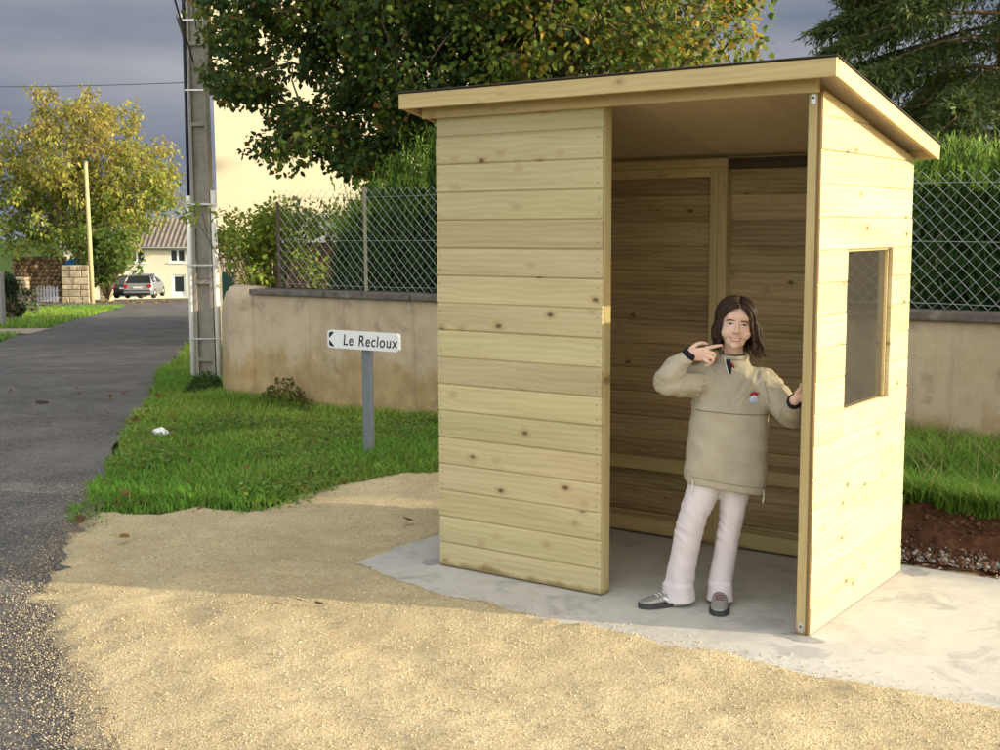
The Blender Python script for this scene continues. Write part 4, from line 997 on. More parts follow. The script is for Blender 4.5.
mk('eave_board', *boxvf(-.46, -.002, -.12, GL, EH - .45 * sl_ - .16, EH - .45 * sl_ - .06), M_fasc, hs)
tube('gutter', [(-.52, -.14, EH - .45 * sl_ - .08), (-.52, GL, EH - .45 * sl_ - .06)], .07, M_gut, hs, 8)
for y in (2.5, 6.5, 9.8):
    for z in (1.0, 3.6):
        w_ = box('window', (-.03, .03, y, y + 1.0, z, z + 1.35), M_frame, hs); 
        box('window_glass', (-.036, -.031, y + .08, y + .46, z + .08, z + 1.27), M_darkglass, w_); box('window_glass', (-.036, -.031, y + .54, y + .92, z + .08, z + 1.27), M_darkglass, w_)

# far two-storey house at the end of the lane
k = 110 / 1242.66; B = at(146, 297, 110.0)
fh = empty('farmhouse', (B.x, B.y, B.z), -YAW + .02); tag(fh, 'low pale two-storey house with tiled roof at the end of the lane', 'house')
X0, X1 = (66 - 146) * k, (224 - 146) * k; E_ = 50 * k; DP = 7.0
ops = [((130.5 - 146) * k, (146 - 146) * k, (297 - 262.5) * k, (297 - 249.5) * k, 'w'), ((171 - 146) * k, (186.5 - 146) * k, (297 - 262.5) * k, (297 - 249.5) * k, 'w'),
       ((172.5 - 146) * k, (186 - 146) * k, .02, (297 - 275) * k, 'd'), ((117 - 146) * k, (147 - 146) * k, .02, (297 - 276) * k, 'g'), ((86 - 146) * k, (101 - 146) * k, (297 - 262.5) * k, (297 - 249.5) * k, 'w')]
# facade cut round the openings
xs_ = sorted({X0, X1} | {o[0] for o in ops} | {o[1] for o in ops}); zs_ = sorted({-1.5, E_} | {o[2] for o in ops} | {o[3] for o in ops}); V, F = [], []
for a, b in zip(xs_[:-1], xs_[1:]):
    for c, d in zip(zs_[:-1], zs_[1:]):
        mx_, mz_ = (a + b) / 2, (c + d) / 2
        if any(o[0] < mx_ < o[1] and o[2] < mz_ < o[3] for o in ops): continue
        n = len(V); V += [(a, 0, c), (b, 0, c), (b, 0, d), (a, 0, d)]; F.append((n, n + 1, n + 2, n + 3))
for o in ops:   # reveals
    n = len(V); V += [(o[0], 0, o[2]), (o[1], 0, o[2]), (o[1], 0, o[3]), (o[0], 0, o[3]), (o[0], .25, o[2]), (o[1], .25, o[2]), (o[1], .25, o[3]), (o[0], .25, o[3])]
    F += [(n, n + 4, n + 5, n + 1), (n + 1, n + 5, n + 6, n + 2), (n + 2, n + 6, n + 7, n + 3), (n + 3, n + 7, n + 4, n)]
n = len(V); RH = E_ + 2.4
V += [(X0, 0, -1.5), (X0, DP, -1.5), (X0, DP, E_), (X0, 0, E_), (X0, DP / 2, RH), (X1, 0, -1.5), (X1, DP, -1.5), (X1, DP, E_), (X1, 0, E_), (X1, DP / 2, RH)]
F += [(n, n + 3, n + 4, n + 2, n + 1), (n + 5, n + 6, n + 7, n + 9, n + 8), (n + 1, n + 2, n + 7, n + 6)]
mk('wall', V, F, M_cream2, fh)
def roof_front(name, y0, y1, z0, z1, mat, parent):
    nn = int((X1 - X0 + .6) / .42) * 4; V, F = [], []
    for i in range(nn + 1):
        x = X0 - .3 + (X1 - X0 + .6) * i / nn; b = .09 * math.sin(2 * PI * i / 4.0); V += [(x, y0, z0 + b), (x, y1, z1 + b), (x, y0, z0 + b - .12), (x, y1, z1 + b - .12)]
    for i in range(nn): a = i * 4; F += [(a, a + 4, a + 5, a + 1), (a + 2, a + 3, a + 7, a + 6), (a, a + 2, a + 6, a + 4)]
    return mk(name, V, F, mat, parent)
roof_front('roof_slope', -.5, DP / 2, E_ + .0, RH + .12, M_tile, fh); roof_front('roof_slope', DP + .4, DP / 2, E_, RH + .12, M_tile, fh)
tube('gutter', [(X0 - .3, -.56, E_ - .10), (X1 + .3, -.56, E_ - .10)], .08, M_gut, fh, 6)
for (a, b, c, d, ty) in ops:
    if ty == 'w':
        w_ = box('window', (a + .002, b - .002, .10, .16, c + .002, d - .002), M_frame, fh)
        m_ = (a + b) / 2
        box('window_glass', (a + .12, m_ - .09, .09, .098, c + .12, d - .10), M_darkglass, w_); box('window_glass', (m_ + .09, b - .12, .09, .098, c + .12, d - .10), M_darkglass, w_)
        box('sill', (a - .12, b + .12, -.10, -.002, c - .12, c - .002), M_frame, fh)
    elif ty == 'd':
        w_ = box('door', (a + .002, b - .002, .10, .16, c, d - .002), M_frame, fh); box('door_glass', (a + .22, b - .2, .09, .098, c + .45, d - .16), M_darkglass, w_)
    else: box('garage_door', (a + .002, b - .002, .20, .245, c, d - .002), plain('grey_garage_door', (.12, .15, .17), .6), fh)

# cars on the drive
def car(name, loc, rz, paint, label):
    c = empty(name, loc, rz); c.scale = (.94,) * 3; tag(c, label, 'car', 'cars parked on the drive of the low house')
    sec = [(-.02, .30, .74, .66, .80), (.10, .24, .92, .83, .86), (.5, .22, .98, .86, .88), (1.5, .20, .93, .86, .88), (2.8, .20, .90, .86, .88), (3.4, .22, .82, .84, .86), (3.8, .26, .72, .76, .80), (3.9, .34, .60, .64, .70)]
    V, F = [], []
    for y, z0, z1, wt, wm in sec:
        zm = z0 + (z1 - z0) * .45
        V += [(-wm * .92, y, z0), (-wm, y, zm), (-wt, y, z1), (wt, y, z1), (wm, y, zm), (wm * .92, y, z0)]
    for i in range(len(sec) - 1):
        for j in range(6): F.append((i * 6 + j, i * 6 + (j + 1) % 6, (i + 1) * 6 + (j + 1) % 6, (i + 1) * 6 + j))
    F += [(0, 1, 2, 3, 4, 5)[::-1], tuple(range((len(sec) - 1) * 6, len(sec) * 6))]
    b = mk('body', V, F, paint, c, smooth=False); bevel(b, .03, 2)
    cab = [(.12, .92, .80), (.55, 1.40, .60), (1.7, 1.43, .60), (2.2, 1.36, .58), (2.95, .90, .78)]
    V, F = [], []
    for y, z, w_ in cab: V += [(-w_, y, z), (w_, y, z)]
    n = len(cab); base = [(-.82, y, .88) for y, z, w_ in cab] + [(.82, y, .88) for y, z, w_ in cab]; V += base
    for i in range(n - 1): F.append((2 * i, 2 * i + 1, 2 * i + 3, 2 * i + 2)); F += [(2 * i, 2 * i + 2, 2 * n + i + 1, 2 * n + i), (2 * i + 1, 3 * n + i, 3 * n + i + 1, 2 * i + 3)]
    mk('cabin_glass', V, F, M_darkglass, c)
    mk('roof_panel', [(-.60, .54, 1.408), (.60, .54, 1.408), (.60, 1.7, 1.438), (-.60, 1.7, 1.438), (.58, 2.2, 1.368), (-.58, 2.2, 1.368), (-.60, .50, 1.36), (.60, .50, 1.36)], [(0, 1, 2, 3), (3, 2, 4, 5), (6, 7, 1, 0)], paint, c)
    for sx in (-1, 1):
        for (ya, za, wa, yb, zb, wb) in ((.12, .92, .80, .55, 1.40, .60), (2.95, .90, .78, 2.2, 1.36, .58), (1.35, .9, .81, 1.4, 1.41, .61)):
            tube('pillar', [(sx * (wa + .012), ya - .01, za), (sx * (wb + .012), yb - .01, zb)], .035, paint, c, 6)
        for y in (.75, 3.2):
            w_ = tube('wheel', [(sx * .68, y, .30), (sx * .875, y, .30)], .30, M_cable, c, 18); tube('rim', [(sx * .87, y, .30), (sx * .882, y, .30)], .19, M_steel, w_, 12)
        box('tail_light', (min(sx * .60, sx * .84), max(sx * .60, sx * .84), -.055, .05, .66, .86), plain('red_lamp', (.35, .02, .02), .3, var=.05, bmp=0), c, bev=.02)
    box('bumper', (-.84, .84, -.10, .08, .34, .52), paint, c, bev=.04); box('bumper_strip', (-.80, .80, -.115, -.101, .46, .52), M_cable, c)
    box('underside', (-.70, .70, -.02, .5, .20, .335), M_cable, c); box('number_plate', (-.26, .26, -.06, -.045, .62, .72), M_frame, c)
    return c
M_silver = plain('silver_paint', (.42, .44, .46), .3, .6, var=.04, bmp=0, spec=.5); M_darkpaint = plain('dark_paint', (.03, .03, .035), .3, .3, var=.04, bmp=0, spec=.5)
P = at(138, 298, 70.0); car('parked_car', (P.x, P.y, float(H0(P.x, P.y))), -YAW + .06, M_silver, 'silver hatchback seen from behind before the low house')
P = at(124, 297, 74.0); car('parked_car', (P.x, P.y, float(H0(P.x, P.y))), -YAW - .1, M_darkpaint, 'dark car half hidden behind the silver hatchback')

# stone gate pier with separate blocks
def t_stone():
    t = NT('pale_rubble_stone'); v = t.coord('Object', rnd=7); b = t.noise(v, 5, 6, .65)
    c = t.ramp(b, [(.3, (.22, .18, .11)), (.55, (.38, .32, .21)), (.75, (.48, .42, .29))]); oi = t.n('ShaderNodeObjectInfo')
    h = t.n('ShaderNodeHueSaturation'); t.l(c, h.inputs['Color']); mr_ = t.n('ShaderNodeMapRange'); mr_.inputs['To Min'].default_value = .7; mr_.inputs['To Max'].default_value = 1.15; t.l(oi.outputs['Random'], mr_.inputs['Value']); t.l(mr_.outputs[0], h.inputs['Value'])
    return t.fin(h.outputs[0], .95, t.bump(b, .8, .04), 0, .1)
M_stone = t_stone()
def stone_pier(px, py, t, w, d, h, label, seed):
    P = at(px, py, t); z0 = float(H0(P.x, P.y)); e = empty('stone_pier', (P.x, P.y, z0), -YAW); tag(e, label, 'pier', 'stone piers where the lane ends'); g = random.Random(seed)
    box('mortar_core', (-w / 2 + .05, w / 2 - .05, .05, d - .05, -.6, h - .05), plain('old_mortar', (.25, .21, .15), .95), e); z = -.3
    while z < h - .1:
        hh = min(g.uniform(.22, .38), h - z); x = -w / 2
        while x < w / 2 - .05:
            ww = g.uniform(.25, .60); 
            if x + ww > w / 2 - .18: ww = w / 2 - x
            s = box('stone', (x + .012, x + ww - .012, g.uniform(-.02, .02), d, z + .012, z + hh - .012), M_stone, e); bevel(s, .03, 1); x += ww
        z += hh
    return e
stone_pier(76, 303, 58.5, 1.30, .8, 1.78, 'thick stone gate pier beside the wooden pole', 3)
stone_pier(20, 301, 60.0, .62, .6, 1.25, 'short stone pier left of the firewood stack', 5)
stone_pier(105, 299, 62.0, .55, .6, 1.1, 'small low stone pier half hidden by leaves near the cars', 8)
# firewood
P = at(42, 288, 66.0); fz = float(H0(P.x, P.y)); fw_ = empty('firewood_stack', (P.x, P.y, fz), -YAW); tag(fw_, 'stack of cut firewood logs under the yellow tree', 'firewood')
def t_log():
    t = NT('cut_log_end'); c = t.ramp(t.noise(t.coord('Object', rnd=9), 9, 4), [(.3, (.20, .12, .06)), (.7, (.42, .29, .15))]); oi = t.n('ShaderNodeObjectInfo')
    return t.fin(t.mix(c, (.10, .065, .035), t.math('MULTIPLY', oi.outputs['Random'], .8)), .9)
M_log = t_log()
log = None; g = random.Random(4); z = .12; row = 0
while z < 2.3:
    x = -1.5 + (row % 2) * .12
    while x < 1.4 - max(0, z - 1.4) * .5:
        if log is None: log = tube('log', [(0, 0, 0), (0, 1.0, 0)], [.12, .12], M_log, fw_, 9, loc=(x, 0, z))
        else: s = g.uniform(.75, 1.15); inst(log, fw_, (x, g.uniform(-.08, .08), z), (0, g.uniform(0, 3), 0), (s, 1, s))
        x += .245
    z += .21; row += 1
# blue sheet, slatted rails, wooden pole
P = at(75, 280, 66.0); bz = float(H0(P.x, P.y)); M_blue = plain('blue_tarpaulin', (.03, .16, .42), .5, var=.1)
tp = mk('blue_tarpaulin', [(-.45, -.5, 1.85), (.45, -.5, 1.85), (.45, .5, 1.8), (-.45, .5, 1.8), (-.25, -.1, 2.2), (.2, -.1, 2.2), (.2, .3, 2.16), (-.25, .3, 2.16), (-.45, -.5, 0), (.45, -.5, 0), (.45, .5, 0), (-.45, .5, 0)],
   [(0, 1, 5, 4), (1, 2, 6, 5), (2, 3, 7, 6), (3, 0, 4, 7), (4, 5, 6, 7), (8, 9, 1, 0), (9, 10, 2, 1), (10, 11, 3, 2), (11, 8, 0, 3)], M_blue, loc=(P.x, P.y, bz), rot=(0, 0, -YAW)); tag(tp, 'bright blue tarpaulin cover showing above the stone pier', 'tarpaulin')
P = at(47, 300, 61.0); e = empty('picket_panel', (P.x, P.y, float(H0(P.x, P.y))), -YAW); tag(e, 'grey-white picket panel before the firewood stack', 'fence panel'); M_slat = plain('grey_white_paint', (.34, .35, .39), .7)
for i in range(7): box('picket', (-.48 + i * .155, -.375 + i * .155, -.02, .0, .02, .78 + .03 * math.sin(i * 2)), M_slat, e)
box('cross_rail', (-.5, .58, .0015, .03, .2, .27), M_slat, e); box('cross_rail', (-.5, .58, .0015, .03, .55, .62), M_slat, e)
P = at(92.5, 303, 57.0); pz = float(H0(P.x, P.y)); wp = empty('wooden_pole', (P.x, P.y, pz)); tag(wp, 'bare straw-coloured wooden telephone pole by the stone pier', 'pole')
tube('shaft', [(0, 0, -.4), (-.02, 0, 3), (-.06, 0, 6.4)], [.11, .095, .08], plain('bleached_pole', (.46, .36, .18), .85, var=.15), wp, 10); tube('pole_cap', [(-.06, 0, 6.4), (-.06, 0, 6.46)], [.10, .06], M_gut, wp, 10)
# left side gate post, dark hedge strip and border flowers
P = at(-1, 326, 33.0); gp_ = box('gate_post', (-.16, .16, -.12, .12, -.5, 1.42), t_paint('grey_concrete_post', (.26, .25, .23)), None, bev=.02, loc=(P.x, P.y, float(H0(P.x, P.y))), rot=(0, 0, -YAW)); tag(gp_, 'grey concrete gate post at the edge of the far verge', 'gate post')
P = at(12, 322, 35.5); bushP = Vector((P.x, P.y, float(H0(P.x, P.y))))
def shrub(name, loc, label, cens, per, lsz, cols, cr=.25, cat='shrub'):
    e = empty(name, loc); tag(e, label, cat); cens = np.array(cens); 
    limbs_mesh([(0, 0, -.2), (0, 0, .2)], [.04, .03], [([(0, 0, .1), tuple(c)], [.015, .004]) for c in cens], M_bark, e, 'stem')
    crown_leaves('foliage', cens, np.full(len(cens), cr), per, lsz, lsz * .75, lambda n, ci, P_: pal(n, *cols), M_leaf, e, 6, .2, .3); return e
g = np.random.default_rng(2)
shrub('dark_shrub', bushP, 'dark green shrub beside the grey gate post', [(g.normal() * .06 - .15, g.normal() * .25, .2 + 1.1 * g.random()) for _ in range(40)], 60, .08, ((.012, .04, .02), (.018, .05, .025)), .14)
P = at(19, 312, 40); shrub('flowering_plant', (P.x, P.y, float(H0(P.x, P.y))), 'low plant with pale mauve flowers on the far verge', [(g.normal() * .3, g.normal() * .3, .15 + .7 * g.random()) for _ in range(26)], 40, .09, ((.06, .12, .04), (.05, .10, .03), (.34, .22, .34), (.08, .12, .05)))
# pale track crossing the far verge
s_ = np.linspace(0, 1, 14); vL = 3.55 + s_ * 9; V, F = [], []
for i, v_ in enumerate(vL):
    for s0 in (19.4 + .3 * math.sin(v_), 22.4 + .25 * math.sin(v_ * 1.3)):
        x, y = R0 + s0 * RD + v_ * RN; V.append((x, y, float(H0(x, y)) + .012))
for i in range(len(vL) - 1): F.append((2 * i, 2 * i + 2, 2 * i + 3, 2 * i + 1))
o = mk('track', V, F, t_paint('pale_dirt_track', (.34, .29, .22))); tag(o, kind='structure')

# yellow walnut tree at the lane end
TP = at(82, 300, 66.0); wt = empty('walnut_tree', (TP.x, TP.y, float(H0(TP.x, TP.y))), -YAW); tag(wt, 'wide yellow-green autumn tree over the end of the lane', 'tree')
g = np.random.default_rng(11); cen, rad = [], []
while len(cen) < 520:
    u = g.normal(size=3); u /= np.linalg.norm(u); c = np.array([.3, 0, 6.2]) + u * g.random() ** .45 * np.array([6.6, 4.2, 5.0])
    if c[2] < 2.0 + .9 * max(0, (c[0] - 1.8)) or (c[2] < 2.2 + .25 * max(0, -c[0] - 2)): continue
    if c[2] > 11.1 - .17 * (c[0]) ** 2 + .6 * math.sin(c[0] * 3): continue
    cen.append(c); rad.append(.45 + .45 * g.random())
cen = np.array(cen); rad = np.array(rad); heads = [Vector((math.cos(a) * 2.6, math.sin(a) * 2, 4.6 + math.sin(2 * a))) for a in np.linspace(0, 2 * PI, 8)[:-1]] + [Vector((0, 0, 7.5))]; limbs = []; fork = Vector((0, 0, 2.3))
for h in heads: limbs.append(([fork, fork.lerp(h, .5) + Vector((0, 0, .4)), h], [.2, .14, .07]))
grow(cen, heads, limbs, .03, .012)
limbs_mesh([(0, 0, -.5), (.1, 0, 1.2), (0, 0, 2.4), (0, 0, 7)], [.38, .3, .26, .08], limbs, M_bark, wt)
tint3 = g.random(len(cen))
def col_w(n, ci, P):
    q = rng.random(n) * .6 + tint3[ci] * .5 + np.clip((P[:, 2] - 5.5) / 8, -.2, .4)
    return np.where((q < .42)[:, None], pal(n, (.17, .25, .035), (.13, .20, .03)), np.where((q < .95)[:, None], pal(n, (.33, .33, .06), (.27, .29, .05), (.38, .35, .075)), pal(n, (.36, .29, .08), (.32, .24, .08))))
crown_leaves('crown', cen, rad, 46, .24, .13, col_w, M_leaf, wt, 6, .5, .15)
P = at(108, 298, 61.0); shrub('green_shrub', (P.x, P.y, float(H0(P.x, P.y))), 'fresh green bush growing right of the wooden pole', [(g.normal() * .75, g.normal() * .5, .9 + 2.6 * g.random()) for _ in range(70)], 50, .2, ((.06, .13, .02), (.09, .16, .025), (.12, .17, .03)), .4)

# dark green boarded gate and shed behind the wall end
Pg = at(226, 282, 18.5); e = empty('garden_gate', (Pg.x, Pg.y, float(H0(Pg.x, Pg.y))), -YAW); tag(e, 'dark green boarded garden gate beside the cream house', 'gate')
for i in range(6): box('gate_board', (-.06 + i * .10, .034 + i * .10, 0, .025, .05, 1.32), M_greendoor, e)
box('gate_rail', (-.06, .534, .0265, .06, .3, .38), M_greendoor, e); box('gate_rail', (-.06, .534, .0265, .06, 1.0, 1.08), M_greendoor, e)
Pb = at(233, 243, 20.5); g = np.random.default_rng(3); shrub('russet_shrub', (Pb.x, Pb.y, float(H0(Pb.x, Pb.y))), 'small russet-leaved shrub above the green gate', [(g.normal() * .18, g.normal() * .18, 1.5 + .5 * g.random()) for _ in range(14)], 50, .07, ((.08, .035, .02), (.06, .05, .02)), .2)
Ps = at(312, 290, 16.5); e = empty('garden_shed', (Ps.x, Ps.y, 0), -YAW); tag(e, 'small brown shed with white gable board behind the fence', 'shed')
mk('shed_wall', *boxvf(-.55, .9, 0, 1.6, 0, 1.55), plain('brown_shed_boards', (.17, .105, .07), .85, scale=6, var=.2), e)
mk('shed_roof', [(-.7, -.15, 1.56), (1.05, -.15, 1.56), (1.05, 1.75, 1.56), (-.7, 1.75, 1.56), (-.35, -.15, 1.95), (-.05, 1.75, 1.95)], [(0, 1, 4), (2, 3, 5), (0, 4, 5, 3), (1, 2, 5, 4), (0, 3, 2, 1)], M_frame, e)

# overhead lines
def pv(x, y, z): return Vector((x, y, z))
wireobj('overhead_cable', at(193.5, 62, 14.6), at(120, -190, 9.0), .02, .010, 'black overhead cable slanting up beside the concrete pole')
wireobj('overhead_cable', at(196.5, 30, 14.6), at(172, -190, 9.0), .02, .007, 'thin black service wire close against the concrete pole')
wireobj('overhead_cable', at(-120, 84, 70), at(197, 82, 40), .15, .012, 'thin telephone wire crossing the sky above the yellow tree')
# ------------------------------------------------------------------ the girl in the doorway
from mathutils.bvhtree import BVHTree
from mathutils import noise as mnoise
G0 = Vector((1.392, .148, 0)); GR = -YAW
girl = empty('person', G0, GR); GS = 1.02; girl.scale = (GS,) * 3; tag(girl, 'smiling dark-haired girl in beige anorak and pale trousers in the shelter doorway', 'person')
def w2l(p): p = Vector(p) - G0; c, s = math.cos(-GR), math.sin(-GR); return Vector((p.x * c - p.y * s, p.x * s + p.y * c, p.z)) / GS
def rings(R, n=28, e=2.3):
    """closed loft through rings (cx, cy, z, rx, ry[, tiltx]); tiltx raises the -x side"""
    V, F = [], []
    for r in R:
        cx, cy, z, rx, ry = r[:5]; tl = r[5] if len(r) > 5 else 0
        for j in range(n):
            a = 2 * PI * j / n; c, s = math.cos(a), math.sin(a); x = rx * math.copysign(abs(c) ** (2 / e), c); y = ry * math.copysign(abs(s) ** (2 / e), s)
            V.append((cx + x, cy + y, z - tl * x))
    for i in range(len(R) - 1):
        for j in range(n): F.append((i * n + j, i * n + (j + 1) % n, (i + 1) * n + (j + 1) % n, (i + 1) * n + j))
    F.append(tuple(range(n))[::-1]); F.append(tuple(range((len(R) - 1) * n, len(R) * n)))
    return V, F
def ball(c, r, n=12):
    r = r if hasattr(r, '__len__') else (r, r, r); V, F = [(c[0], c[1], c[2] - r[2])], []
    for i in range(1, n):
        t = PI * i / n - PI / 2
        for j in range(2 * n): a = PI * j / n; V.append((c[0] + r[0] * math.cos(t) * math.cos(a), c[1] + r[1] * math.cos(t) * math.sin(a), c[2] + r[2] * math.sin(t)))
    V.append((c[0], c[1], c[2] + r[2])); m = 2 * n
    for j in range(m): F.append((0, 1 + (j + 1) % m, 1 + j)); F.append((len(V) - 1, 1 + (n - 2) * m + j, 1 + (n - 2) * m + (j + 1) % m))
    for i in range(n - 2):
        for j in range(m): F.append((1 + i * m + j, 1 + i * m + (j + 1) % m, 1 + (i + 1) * m + (j + 1) % m, 1 + (i + 1) * m + j))
    return V, F
def limb(pts, rad, n=14):
    """tube with rounded ends and interpolated joints"""
    P = [Vector(p) for p in pts]; out, rr = [], []
    for i in range(len(P) - 1):
        for k in range(6): 
            t = k / 6; p0, p1, p2, p3 = P[max(i - 1, 0)], P[i], P[i + 1], P[min(i + 2, len(P) - 1)]
            out.append(.5 * ((2 * p1) + (p2 - p0) * t + (2 * p0 - 5 * p1 + 4 * p2 - p3) * t * t + (3 * p1 - p0 - 3 * p2 + p3) * t ** 3)); rr.append(rad[i] * (1 - t) + rad[i + 1] * t)
    out.append(P[-1]); rr.append(rad[-1])
    return join([tubevf(out, rr, n), ball(out[0], rr[0] * .99, 6), ball(out[-1], rr[-1] * .99, 6)])
def solid(name, parts, voxel, mat, parent, smooth=4, fold=None):
    me = bpy.data.meshes.new(name); V, F = join(parts); me.from_pydata([tuple(v) for v in V], [], F); me.update()
    tmp = bpy.data.objects.new(name, me); link(tmp)
    m = tmp.modifiers.new('r', 'REMESH'); m.mode = 'VOXEL'; m.voxel_size = voxel
    s = tmp.modifiers.new('s', 'SMOOTH'); s.factor = .5; s.iterations = smooth
    bpy.context.view_layer.update(); nm = bpy.data.meshes.new_from_object(tmp.evaluated_get(bpy.context.evaluated_depsgraph_get()))
    bpy.data.objects.remove(tmp); nm.name = name
    if fold:
        nv_ = len(nm.vertices); co = np.zeros(nv_ * 3); no = np.zeros(nv_ * 3); nm.vertices.foreach_get('co', co); nm.vertices.foreach_get('normal', no); co = co.reshape(-1, 3); no = no.reshape(-1, 3)
        co += no * np.array([fold(Vector(c)) for c in co])[:, None]
        nm.vertices.foreach_set('co', co.reshape(-1)); nm.update()
    nm.materials.clear(); nm.materials.append(mat); nm.polygons.foreach_set('use_smooth', [True] * len(nm.polygons))
    o = bpy.data.objects.new(name, nm); link(o, parent); return o

# --- skin
def t_skin():
    t = NT('skin'); v = t.coord('Object'); c = t.ramp(t.noise(v, 30, 4), [(.3, (.62, .40, .30)), (.7, (.69, .46, .355))])
    return t.fin(c, .5, t.bump(t.noise(v, 300, 3), .05, .001), 0, .35, .08)
M_skin = t_skin()
HC = Vector((.158, -.005, 1.268)); HRM = Matrix.Rotation(math.radians(7), 3, 'Y') @ Matrix.Rotation(math.radians(-6), 3, 'X') @ Matrix.Rotation(math.radians(-6), 3, 'Z')
def hp(x, y, z): return HC + HRM @ Vector((x, y, z))
def hparts(vf): return ([hp(*v) for v in vf[0]], vf[1])
head = [ball((0, .012, .030), (.072, .088, .082), 16), ball((0, -.014, -.016), (.065, .070, .074), 14), ball((0, -.038, -.062), (.046, .038, .036), 12), ball((0, -.060, -.088), (.020, .018, .016), 8),
        ball((.035, -.052, -.034), (.029, .025, .028), 10), ball((-.035, -.052, -.034), (.029, .025, .028), 10), ball((0, -.060, .034), (.050, .022, .030), 10),
        limb([(0, -.079, .010), (0, -.090, -.010), (0, -.098, -.026)], [.0065, .0075, .0105], 10), ball((.0105, -.089, -.030), .0075, 6), ball((-.0105, -.089, -.030), .0075, 6),
        ball((0, -.078, -.060), (.020, .011, .009), 8), ball((.071, .008, -.012), (.008, .018, .028), 8), ball((-.071, .008, -.012), (.008, .018, .028), 8)]
body = [hparts(h) for h in head]
body.append(limb([hp(0, .012, -.05), (.152, .012, 1.13), (.148, .015, 1.06)], [.044, .043, .055]))
body.append(rings([(.13, .01, .58, .11, .08), (.135, .01, .68, .12, .085), (.14, .012, .82, .105, .075), (.145, .015, .96, .12, .08), (.146, .015, 1.03, .125, .07), (.148, .015, 1.075, .06, .05)]))
SH_R, EL_R, WR_R = Vector((.005, .0, 1.035)), Vector((-.150, -.085, 1.035)), Vector((-.060, -.115, 1.158))          # her right arm, raised
WRL_w = Vector((1.885, .062, 1.005)); WR_L = w2l(WRL_w); SH_L, EL_L = Vector((.292, .0, 1.015)), Vector((.385, -.13, .880))   # her left arm, holding the post
body.append(limb([SH_R, EL_R, WR_R], [.042, .034, .022])); body.append(limb([SH_L, EL_L, WR_L], [.042, .034, .022]))
HIPR, KNR, ANR = Vector((.075, .0, .66)), Vector((-.028, -.02, .385)), Vector((-.080, .01, .075))
HIPL, KNL, ANL = Vector((.185, .0, .66)), Vector((.150, -.02, .385)), Vector((.108, .015, .075))
body.append(limb([HIPR, KNR, ANR], [.072, .048, .032])); body.append(limb([HIPL, KNL, ANL], [.072, .048, .032]))
body.append(limb([ANR, ANR + Vector((-.06, -.02, -.040))], [.028, .022])); body.append(limb([ANL + Vector((0, -.02, 0)), ANL + Vector((.0, -.06, -.035))], [.028, .022]))
# hand by the cheek: back of the hand to the viewer, index stretched, the rest curled
def palm(a, b, up, w, th): 
    """flattened palm from wrist a to knuckles b, width along up"""
    a, b, up = Vector(a), Vector(b), Vector(up).normalized(); d = (b - a); nrm_ = d.cross(up).normalized(); V, F = [], []; n = 16
    for i, (t, ww) in enumerate(((0, .62), (.3, .86), (.7, 1.0), (1.0, .96))):
        for j in range(n):
            an = 2 * PI * j / n; V.append(a + d * t + up * (math.cos(an) * w * .5 * ww) + nrm_ * (math.sin(an) * th * .5 * (1.15 - .25 * t)))
    for i in range(3):
        for j in range(n): F.append((i * n + j, i * n + (j + 1) % n, (i + 1) * n + (j + 1) % n, (i + 1) * n + j))
    F += [tuple(range(n))[::-1], tuple(range(3 * n, 4 * n))]; return V, F
W_ = WR_R; K = Vector((.006, -.135, 1.158))          # knuckle line centre
body.append(palm(W_ + Vector((-.012, .004, -.004)), K, (.10, -.15, 1), .064, .026))
kn = [K + Vector((.002, .002, .026)), K + Vector((.004, -.004, .009)), K + Vector((.002, -.006, -.009)), K + Vector((-.004, -.004, -.026))]
body.append(limb([kn[0], kn[0] + Vector((.030, -.006, .006)), kn[0] + Vector((.052, -.002, .010)), kn[0] + Vector((.068, .004, .011))], [.0090, .0082, .0074, .0062], 10))
body.append(limb([kn[1], kn[1] + Vector((.030, -.012, -.006)), kn[1] + Vector((.032, .004, -.024)), kn[1] + Vector((.014, .012, -.026))], [.0090, .0084, .0078, .0066], 10))
body.append(limb([kn[2], kn[2] + Vector((.026, -.012, -.010)), kn[2] + Vector((.026, .004, -.027)), kn[2] + Vector((.010, .011, -.026))], [.0086, .0080, .0074, .0062], 10))
body.append(limb([kn[3], kn[3] + Vector((.018, -.010, -.011)), kn[3] + Vector((.017, .004, -.024)), kn[3] + Vector((.004, .010, -.022))], [.0076, .0070, .0064, .0056], 10))
body.append(limb([W_ + Vector((.008, .006, .022)), W_ + Vector((.034, .012, .040)), W_ + Vector((.060, .016, .044)), W_ + Vector((.078, .018, .040))], [.0115, .0098, .0088, .0068], 10))
# hand on the post: palm on its inner face, fingers hooked round behind, thumb up the face
def wp_(x, y, z): return w2l((x, y, z))
body.append(palm(WR_L, wp_(1.922, .070, 1.035), Vector((0, 0, 1)), .060, .024))
for i, (dz, k_) in enumerate(((.027, 1.0), (.009, 1.06), (-.009, 1.0), (-.026, .84))):
    b_ = wp_(1.922, .068, 1.035 + dz); body.append(limb([b_, wp_(1.930, .068 + .002 * k_, 1.040 + dz), wp_(1.958, .0685, 1.042 + dz), wp_(1.958 + .014 * k_, .0685, 1.040 + dz)], [.0088, .0082, .0076, .0064], 10))
body.append(limb([wp_(1.895, .060, 1.035), wp_(1.918, .048, 1.058), wp_(1.9305, .030, 1.072), wp_(1.9315, .010, 1.080)], [.0112, .0096, .0086, .0066], 10))
skin = solid('body', body, .0036, M_skin, girl, 3)
bv = BVHTree.FromObject(skin, bpy.context.evaluated_depsgraph_get())
def face_hit(x, z, off=.0006):
    o_ = hp(x, -.25, z); d = HRM @ Vector((0, 1, 0)); loc, nn, i, dd = bv.ray_cast(o_, d); return loc - d * off if loc else hp(x, -.08, z)
